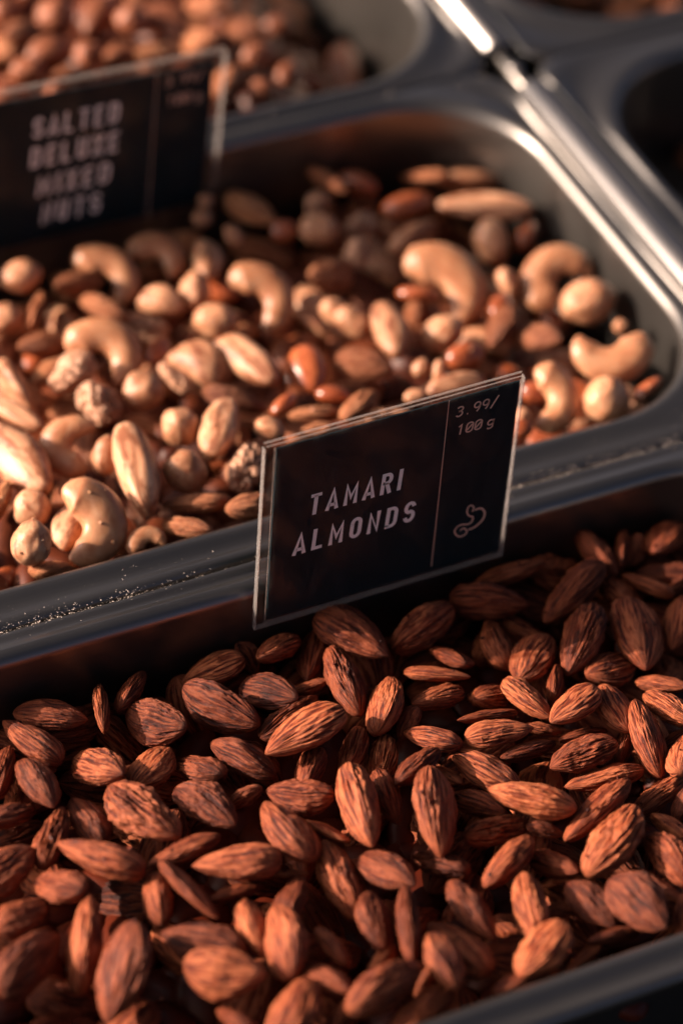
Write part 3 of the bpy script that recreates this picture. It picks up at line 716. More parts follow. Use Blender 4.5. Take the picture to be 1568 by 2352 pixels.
H 236 -105.9 254.1 -9.1 -30 -1 96 2 13.1 13.1 13.1 e
B 237 -92.6 249.7 -7.7 91 36 6 21 18.5 11.1 8.3 e
A 238 -118.8 246.3 -6.3 96 -3 19 22 18 10.8 7.2 e
H 239 -86 239.4 -5.4 28 53 80 0 10.4 10.4 10.4 e
C 240 -74.6 238.8 -8.3 84 30 -5 -45 17.6 12.5 6.2 e
A 241 -69 227 -9.6 51 -28 0 81 18 10.8 7.2 e
A 242 -51.8 230.5 -9.9 54 0 4 84 17.4 10.4 7 e
P 243 -32.5 242.3 -22.6 87 45 -13 -18 10.7 7.8 5.6 e
B 244 -115.3 236.6 -8.2 90 43 -2 3 16.7 10.2 7.7 e
H 245 -104.5 230.9 -8.2 -2 5 -70 71 8.9 8.9 8.9 e
P 246 -53.4 213.7 -9.2 91 42 -2 3 11.7 8.3 6.1 e
P 247 -46.7 204.9 -12.5 92 27 7 29 11.6 8.3 6 e
H 248 -124.7 229.3 -8 87 44 -13 -18 10.8 8.8 8.8 e
A 249 -94.1 227 -8.2 -19 16 15 96 18 10.8 7.2 e
P 250 -61.1 195.5 -8 87 44 -13 -18 8.1 6.1 4.2 e
A 251 -69.7 203 -8 87 -29 -5 39 18 10.8 7.2 e
A 252 -126.7 245.6 -10.4 73 -17 -10 -66 18 10.8 7.2 e
H 253 -120.5 260.4 -8 -48 -7 39 78 9.7 9.7 9.7 e
A 254 -113 222.2 -7.9 -19 17 23 94 18 10.8 6.1 e
A 255 -84 221.5 -6.9 -15 18 21 95 18 10.8 6.8 e
A 256 -59.7 242.2 -8 58 -16 9 79 18 10.8 7.2 e
A 257 -74.8 251.2 -8.3 97 -9 18 16 18 10.8 7.2 e
T 258 -51.1 -41.1 -26.5 39 7 -7 92 23.3 13.8 9.3 b
T 259 -93.9 -117.1 -27.4 76 21 -24 57 21.8 13.4 8.7 b
T 260 -240.8 -88.9 -37.8 90 15 2 42 22.9 12.9 9.2 b
T 261 -94.4 -127.3 -23.9 99 3 4 -12 19.7 11.3 7.9 b
T 262 -113.1 -34.2 -34.4 96 -14 21 9 20.7 12.4 8.3 b
T 263 -74.3 -41.3 -34.2 -31 65 59 -38 18.7 11.9 7.5 b
T 264 -179 -21.5 -28.9 75 22 41 -47 22.9 12.7 9.1 b
T 265 -204.1 -52.2 -31.7 17 8 -6 98 21.5 13.8 8.6 b
T 266 -189.3 -124.7 -27.2 67 -15 -2 -73 21.5 12.1 8.6 b
T 267 -244.3 -94.9 -29.8 96 19 13 -17 19.2 11.7 7.7 b
T 268 -140.1 -37.6 -29 -6 -39 0 92 19.7 11.8 7.9 b
T 269 -104.5 -108.4 -23 69 -2 5 72 20.7 13 8.3 b
T 270 -215.2 -43.7 -34 94 35 2 -4 23.4 15.1 9.3 b
T 271 -166.1 -20.9 -37.7 8 13 7 99 20.9 13.2 8.4 b
T 272 -233.7 -55.1 -32.9 72 -19 17 65 22.7 14.4 9.1 b
T 273 -162.8 -103.2 -32.7 56 15 -18 -79 19.8 10.9 7.9 b
T 274 -153.8 -71 -32.3 -22 -19 39 87 20.8 12.7 8.3 b
T 275 -205.3 -113.3 -28.7 -29 -27 2 92 24.6 14.1 9.8 b
T 276 -104.8 -54.1 -31.3 93 32 -7 14 20.6 11.2 8.3 b
T 277 -97.4 -134.4 -29.7 97 -25 -2 8 18.9 10.7 7.5 b
T 278 -173.8 -75.5 -26.8 57 -23 31 -72 21.3 12 8.5 b
T 279 -153 -20.1 -36.1 23 25 14 93 19.4 10.9 7.8 b
T 280 -199.9 -41.4 -26.2 7 21 5 97 22.8 12.9 9.1 b
T 281 -29.2 -22.7 -30.3 60 13 -7 78 21.5 13.8 8.6 b
T 282 -187.8 -94.4 -36 62 16 -2 -77 24.1 13.7 9.6 b
T 283 -118.9 -64.6 -28.8 -4 -17 -6 98 23.8 14 9.5 b
T 284 -180 -21.5 -39 75 17 4 -64 21.2 12.5 8.5 b
T 285 -173.5 -67.2 -36 81 11 0 57 24.2 13.1 9.7 b
T 286 -68 -61.5 -29.2 90 22 5 -38 19.2 11.4 7.7 b
T 287 -156.3 -108.9 -28.4 85 42 29 13 20.6 13.4 8.2 b
T 288 -213.8 -92.1 -29 -50 46 -24 69 23 15 9.2 b
T 289 -96.6 -89.1 -28.4 70 -1 22 -68 23 13.7 9.2 b
T 290 -80.7 -65.2 -31 47 15 -13 86 21 13 8.4 b
T 291 -134.6 -120.3 -27.8 86 -33 35 -18 19.1 11.8 7.7 b
T 292 -178.6 -95.2 -28.9 78 -15 37 -48 22.8 13.5 9.1 b
T 293 -113.2 -99.2 -30.4 39 15 3 91 19.6 11.8 7.8 b
T 294 -154.7 -37.9 -34.3 89 7 -12 44 24.6 15.4 9.8 b
T 295 -165.7 -120.3 -30.6 93 -32 15 9 22.6 13.4 9 b
T 296 -123.8 -77.8 -33.3 87 -37 -31 8 24.6 15.6 9.8 b
T 297 -191.9 -23.1 -39 53 -14 -25 80 23.8 14.8 9.5 b
T 298 -58 -56.7 -26.4 54 -22 -18 -79 21.1 13 8.4 b
T 299 -74.1 -77.5 -28.4 79 19 -23 55 20.1 11 8 b
T 300 -139 -23.5 -39 -43 -31 47 71 24.4 15.3 9.8 b
T 301 -144.5 -109.1 -27.4 -39 -14 -28 87 20.7 12.1 8.3 b
T 302 -144.3 -51.7 -37 -47 21 -11 85 23.7 15.1 9.5 b
T 303 -117.7 -112.7 -28.8 20 -1 -2 98 20.9 13.2 8.3 b
T 304 -185.5 -78.3 -30.1 86 -44 22 -11 19 12.3 7.6 b
T 305 -88.2 -49.3 -31.1 72 21 14 65 22.7 12.3 9.1 b
T 306 -253.5 -105.4 -27.4 92 29 18 19 18.8 11.3 7.5 b
T 307 -218.7 -70.4 -31.3 31 -24 -11 91 22.8 13.2 9.1 b
T 308 -172.3 -44.7 -31 73 45 0 -52 23.1 14.7 9.2 b
T 309 -123.9 -123.5 -24.4 70 32 -25 -59 21.3 13.3 8.5 b
T 310 -94.4 -67 -30.3 94 -13 -8 -30 22.1 13.4 8.8 b
T 311 -187.5 -45.7 -36 -46 -1 0 89 20.5 12.4 8.2 b
T 312 -109.6 -81.1 -26.3 90 0 2 44 23.2 14.6 9.3 b
T 313 -135.1 -100.1 -33.4 75 -6 3 66 19.7 11.8 7.9 b
T 314 -238.1 -111.6 -26.7 -17 -14 27 94 24.3 15.2 9.7 b
T 315 -183.5 -46.2 -26.9 52 -18 -31 77 18.8 12.4 7.5 b
T 316 -204 -61.3 -26.1 92 10 -11 36 20.3 12.1 8.1 b
T 317 -170 -84.7 -33.3 90 -26 -35 -3 22.6 12.8 9.1 b
T 318 -71.1 -89.5 -25.8 -3 -2 -12 99 21.5 13.8 8.6 b
T 319 -140.8 -93.1 -26.4 -23 4 -12 96 22.8 13.2 9.1 b
T 320 -220.8 -20.3 -39 -23 -2 21 95 19.5 11.1 7.8 b
T 321 -182.8 -110.2 -24.1 98 9 17 5 20.6 13.1 8.3 b
T 322 -158.7 -139.1 -31 76 5 -10 64 24.6 14.8 9.8 b
T 323 -192.1 -104.9 -31.7 96 11 -24 5 20.2 13.2 8.1 b
T 324 -231.7 -93.2 -32.1 11 55 39 73 23.8 13.1 9.5 b
T 325 -251.5 -74.8 -28.5 78 -24 33 -47 23.1 13.4 9.3 b
T 326 -236.4 -45 -28.1 97 6 18 13 21.2 13.1 8.5 b
T 327 -124.3 -99.3 -24.8 -40 -26 11 87 24.3 14.6 9.7 b
T 328 -142.5 -129 -23.6 26 -3 -19 94 24.2 14.9 9.7 b
T 329 -138.8 -80.5 -29.7 56 19 17 -79 18.8 11.9 7.5 b
T 330 -26.2 -22.7 -23.1 91 11 2 -41 22.2 14.6 8.9 b
T 331 -54.8 -21.2 -26.4 92 2 8 -39 20.4 11.6 8.2 b
T 332 -113.7 -30.2 -26.8 -7 8 20 97 20.3 11.6 8.1 b
T 333 -78.5 -22.1 -26.2 93 17 1 -34 22 13.4 8.8 b
T 334 -75.3 -23.8 -36.1 81 2 24 -54 22.9 14.5 9.1 b
T 335 -41.2 -33.7 -32.3 36 -12 -9 92 23.9 15.2 9.6 b
T 336 -216.5 -18.9 -29.5 7 5 95 30 18.9 12.3 7.6 b
T 337 -121.3 -22.1 -31 -48 -13 28 82 21.1 13.4 8.4 b
T 338 -86.4 -31.4 -26.6 33 32 28 84 22.3 13.2 8.9 b
T 339 -40.7 -20.7 -24.9 88 -10 27 -37 18.8 12.3 7.5 b
T 340 -191.6 -21.5 -24.2 60 -33 0 73 20 12.5 8 b
T 341 -146.3 -20.2 -29.4 -13 2 8 99 22.7 14.1 9.1 b
T 342 -198.6 -21.8 -31.8 86 -17 43 -22 21.8 13.3 8.7 b
T 343 -226.1 -22.4 -23.8 82 -18 1 -55 22.4 12.8 9 b
T 344 -100 -22.2 -39 73 8 -43 -52 19.7 12.7 7.9 b
T 345 -106.4 -21.1 -33.6 95 18 -17 -21 21.4 13 8.6 b
T 346 -208.7 -32.5 -30.7 15 4 -27 95 22.7 13.1 9.1 b
T 347 -130.5 -22.9 -23.7 71 7 -29 64 24.5 14.4 9.8 b
T 348 -104.6 -19.3 -24.1 99 11 8 8 20.3 13.3 8.1 b
T 349 -163 -19.4 -26.7 91 39 2 12 20.7 11.4 8.3 b
T 350 -46.5 -18.2 -32.8 99 -5 -15 4 21.1 12.1 8.4 b
T 351 -96.3 -28.6 -28.6 79 46 32 23 19.1 10.6 7.6 b
T 352 -227.8 -32.2 -28.8 -48 17 13 85 22.9 14.4 9.2 b
T 353 -62.1 -21.7 -33.1 85 -15 -5 -50 20.2 12 8.1 b
T 354 -44.1 -29.9 -21.9 16 -15 -55 81 20.3 11.5 8.1 b
A 355 -107.4 54.9 -24.5 55 -3 -33 77 22.6 13.9 9 d
A 356 -43.4 112.7 -33.6 65 8 -25 -71 22.7 13.6 9.1 d
P 357 -13.8 128.9 -31.3 99 -4 9 -13 12.5 7.9 6.5 d
A 358 -179.3 58.9 -26.1 60 17 -14 -77 22 13.1 8.8 d
A 359 -98.2 154.2 -36.2 17 7 35 92 19.6 11.8 7.8 d
B 360 -174.4 107.1 -30.6 24 15 -9 95 23 10.9 10.6 d
A 361 -53 102.5 -31.2 -34 69 11 -63 20 12.3 8 d
C 362 -110.7 108.1 -31.7 63 62 -25 40 22.4 13.9 7.6 d
B 363 -20.7 112.3 -36.4 98 21 -2 6 25.7 12.1 11.8 d
C 364 -13.4 90.6 -36 -12 -12 -35 92 22.8 14.1 7.7 d
B 365 -110.4 122.4 -32.5 97 -23 -7 2 23.6 11.8 10.8 d
A 366 -164.8 142.4 -29.5 -9 10 5 99 21 13.3 8.4 d
C 367 -46.6 78.7 -26.6 88 29 -37 -1 22.2 13.7 7.5 d
B 368 -191.6 102.5 -27.1 98 -17 3 -8 25 13.5 11.5 d
B 369 -136.1 106.4 -31.2 83 -19 17 50 21.1 11.7 9.7 d
A 370 -140.5 152.7 -33.4 61 -36 19 -68 20.1 12.7 8 d
B 371 -24.8 61.3 -23.7 99 3 12 1 21.6 12.2 9.9 d
A 372 -55.4 89.6 -31.4 -4 2 30 95 20 13 8 d
C 373 -30.4 108.6 -27 67 17 14 71 24.8 15.3 8.4 d
P 374 -27.7 48.2 -23.7 51 -4 -9 86 15.3 9 7.9 d
A 375 -90 72.7 -26.3 6 -12 23 96 23.5 14.9 9.4 d
P 376 -104.5 130.5 -26.2 85 -22 -2 -48 15.5 9.8 8 d
A 377 -144.9 83.3 -31.5 94 3 12 -33 21.5 12.3 8.6 d
P 378 -48.9 32.3 -21.2 -17 -16 -4 97 12.6 8.4 6.5 d
W 379 -131.3 122.2 -26.7 75 44 -37 -31 16.1 10.5 8.9 d
A 380 -33.2 82.5 -28.1 94 -5 22 -26 19.3 12.1 7.7 d
C 381 -122.1 97.9 -28.4 -5 -17 -20 96 20.4 12.7 6.9 d
A 382 -22 143 -37.5 92 -29 0 -28 21 12 8.4 d
A 383 -14 101.3 -36.2 -36 13 46 80 23.6 14.3 9.5 d
P 384 -43.7 59.4 -22.2 75 3 -3 -66 12.5 7.9 6.5 d
A 385 -149.2 150.6 -42.8 64 28 -6 -72 24.1 14.2 9.7 d
W 386 -84.8 57.5 -23.1 68 -67 25 -13 18.8 12.2 10.3 d
B 387 -78.9 109.9 -27.9 51 7 -1 86 26.5 12.7 12.2 d
B 388 -59.5 62.8 -24.6 95 -23 4 -19 20.9 11.1 9.6 d
B 389 -84.9 152.8 -43.5 69 13 20 68 24.9 12 11.5 d
P 390 -208.8 36.6 -23.9 92 26 3 28 13.4 7.8 7 d
B 391 -52 133.7 -31.4 61 -17 -27 73 26.7 14.1 12.3 d
A 392 -45.9 153.3 -32.9 90 31 -9 27 22.5 14.4 9 d
A 393 -82.1 147.5 -31.8 41 23 51 73 24.4 13.8 9.8 d
B 394 -34.7 34.5 -24.1 -19 -6 -51 84 25.4 12.1 11.7 d
B 395 -166.6 63.4 -30.9 76 54 5 36 23.8 12.6 10.9 d
A 396 -192.2 60.2 -26.1 90 24 17 31 19.8 11.8 7.9 d
A 397 -128.4 67.9 -23.3 77 -11 19 -60 20 11.6 8 d
W 398 -15.1 40.3 -25.5 -43 -5 25 87 18.8 12 10.3 d
A 399 -158.4 111.2 -31.3 65 6 24 72 19.1 10.8 7.7 d
P 400 -95.8 91.3 -30 -18 -24 7 95 13.9 9.4 7.2 d
A 401 -59.2 153.4 -29.5 85 -29 -29 33 18.8 11.4 7.5 d
P 402 -162.8 125 -29.6 94 -12 0 31 15.2 9.6 7.9 d
A 403 -112 147.1 -30.3 76 -57 4 -30 20.9 12.7 8.4 d
B 404 -119.3 47.4 -21.9 -5 -23 31 92 25.7 12.6 11.8 d
B 405 -164.9 120.8 -38.5 83 -31 0 46 25.1 12.1 11.5 d
A 406 -107.3 156.9 -29.8 -1 -14 9 99 20.5 12.2 8.2 d
A 407 -112.7 88.7 -29.8 97 -18 7 17 21.9 13.9 8.8 d
P 408 -14.7 87 -29.2 78 -14 -1 62 15.2 8.7 7.9 d
A 409 -169.3 77.8 -26.7 51 31 -27 -76 24 14 9.6 d
B 410 -150.8 132.5 -28.2 65 -22 4 -73 22.2 10.7 10.2 d
A 411 -49.9 69.5 -25.8 81 28 -4 -51 19.5 11.5 7.8 d
B 412 -178.6 126.6 -28.8 -18 -9 8 97 24.3 13.1 11.2 d
A 413 -161.3 96.3 -27.5 28 -5 -1 96 19.8 11.7 7.9 d
B 414 -130.9 52.6 -19.9 92 -8 -7 38 20.9 9.9 9.6 d
A 415 -111.8 72.3 -26.4 99 0 -5 -13 23.9 14.9 9.6 d
W 416 -164.8 45.7 -24.6 67 52 -37 -39 18.4 12.7 10.1 d
A 417 -175.5 37.6 -17.7 68 13 5 72 19.2 12.5 7.7 d
C 418 -37.9 142.4 -34.3 73 16 -19 64 23.1 14.3 7.8 d
H 419 -26.7 247.8 -42.1 1 -38 -60 71 12.4 11.7 11.1 e
B 420 -48.6 211.7 -27.2 6 -1 15 99 26 13.2 12 e
P 421 -48 252 -20.8 51 35 -8 -78 14.7 9 7.7 e
C 422 -54.4 229.1 -21.9 76 -8 -20 61 25.3 15.7 8.6 e
P 423 -26.9 273.7 -39.9 14 -22 -40 88 13.3 8.5 6.9 e
H 424 -115 228 -19.9 68 -2 11 72 11.1 9.6 10 e
A 425 -11.5 250.8 -49.4 85 4 24 47 19.5 12.1 7.8 e
A 426 -40 256.4 -26.4 68 -3 -25 -69 23.1 13.9 9.3 e
H 427 -104.3 254.1 -25 47 9 -6 88 11.3 10.7 10.1 e
H 428 -72.4 208.5 -20.6 20 9 -5 97 14.5 14.5 13 e
A 429 -57.6 255.9 -25.5 86 -18 17 -45 22.6 13.9 9 e
A 430 -21.3 258.6 -38.8 74 -4 41 54 24.2 13.3 9.7 e
A 431 -14.4 274.7 -40.6 57 22 30 73 23.7 14.7 9.5 e
H 432 -10.6 265.4 -51.8 86 -29 -20 -38 12.9 12.4 11.6 e
H 433 -124.5 238 -22.2 83 20 -4 -52 12.9 12.4 11.6 e
B 434 -10.9 236.1 -41 80 4 -3 60 25.9 13 11.9 e
A 435 -85.8 232.8 -20.3 72 -11 -10 68 23.1 13.2 9.3 e
C 436 -139.7 233.8 -18.1 39 -2 -7 92 25.7 15.9 8.7 e
A 437 -49.6 198.6 -22.7 85 -43 14 -25 20.2 12.2 8.1 e
P 438 -32.4 237.2 -33.2 80 6 -3 -59 13.6 8 7.1 e
A 439 70.7 146.4 -35.2 70 -14 14 68 21.3 12.7 8.5 z
A 440 90.8 218.4 -34.9 35 12 24 90 22.5 12.8 9 z
A 441 106.9 215.3 -37.2 70 -55 39 -22 23 12.8 9.2 z
A 442 81 242.1 -34.9 30 -2 5 95 20.2 13.3 8.1 z
A 443 86.2 239.1 -44.6 88 33 -4 -34 19.9 11.2 8 z
A 444 89.5 255.8 -45.3 94 28 -7 -19 20.5 12.2 8.2 z
A 445 66.1 254.7 -46 4 4 24 97 20.1 13.2 8 z
A 446 96.9 231.6 -35.3 5 -3 33 94 21.8 13.7 8.7 z'''
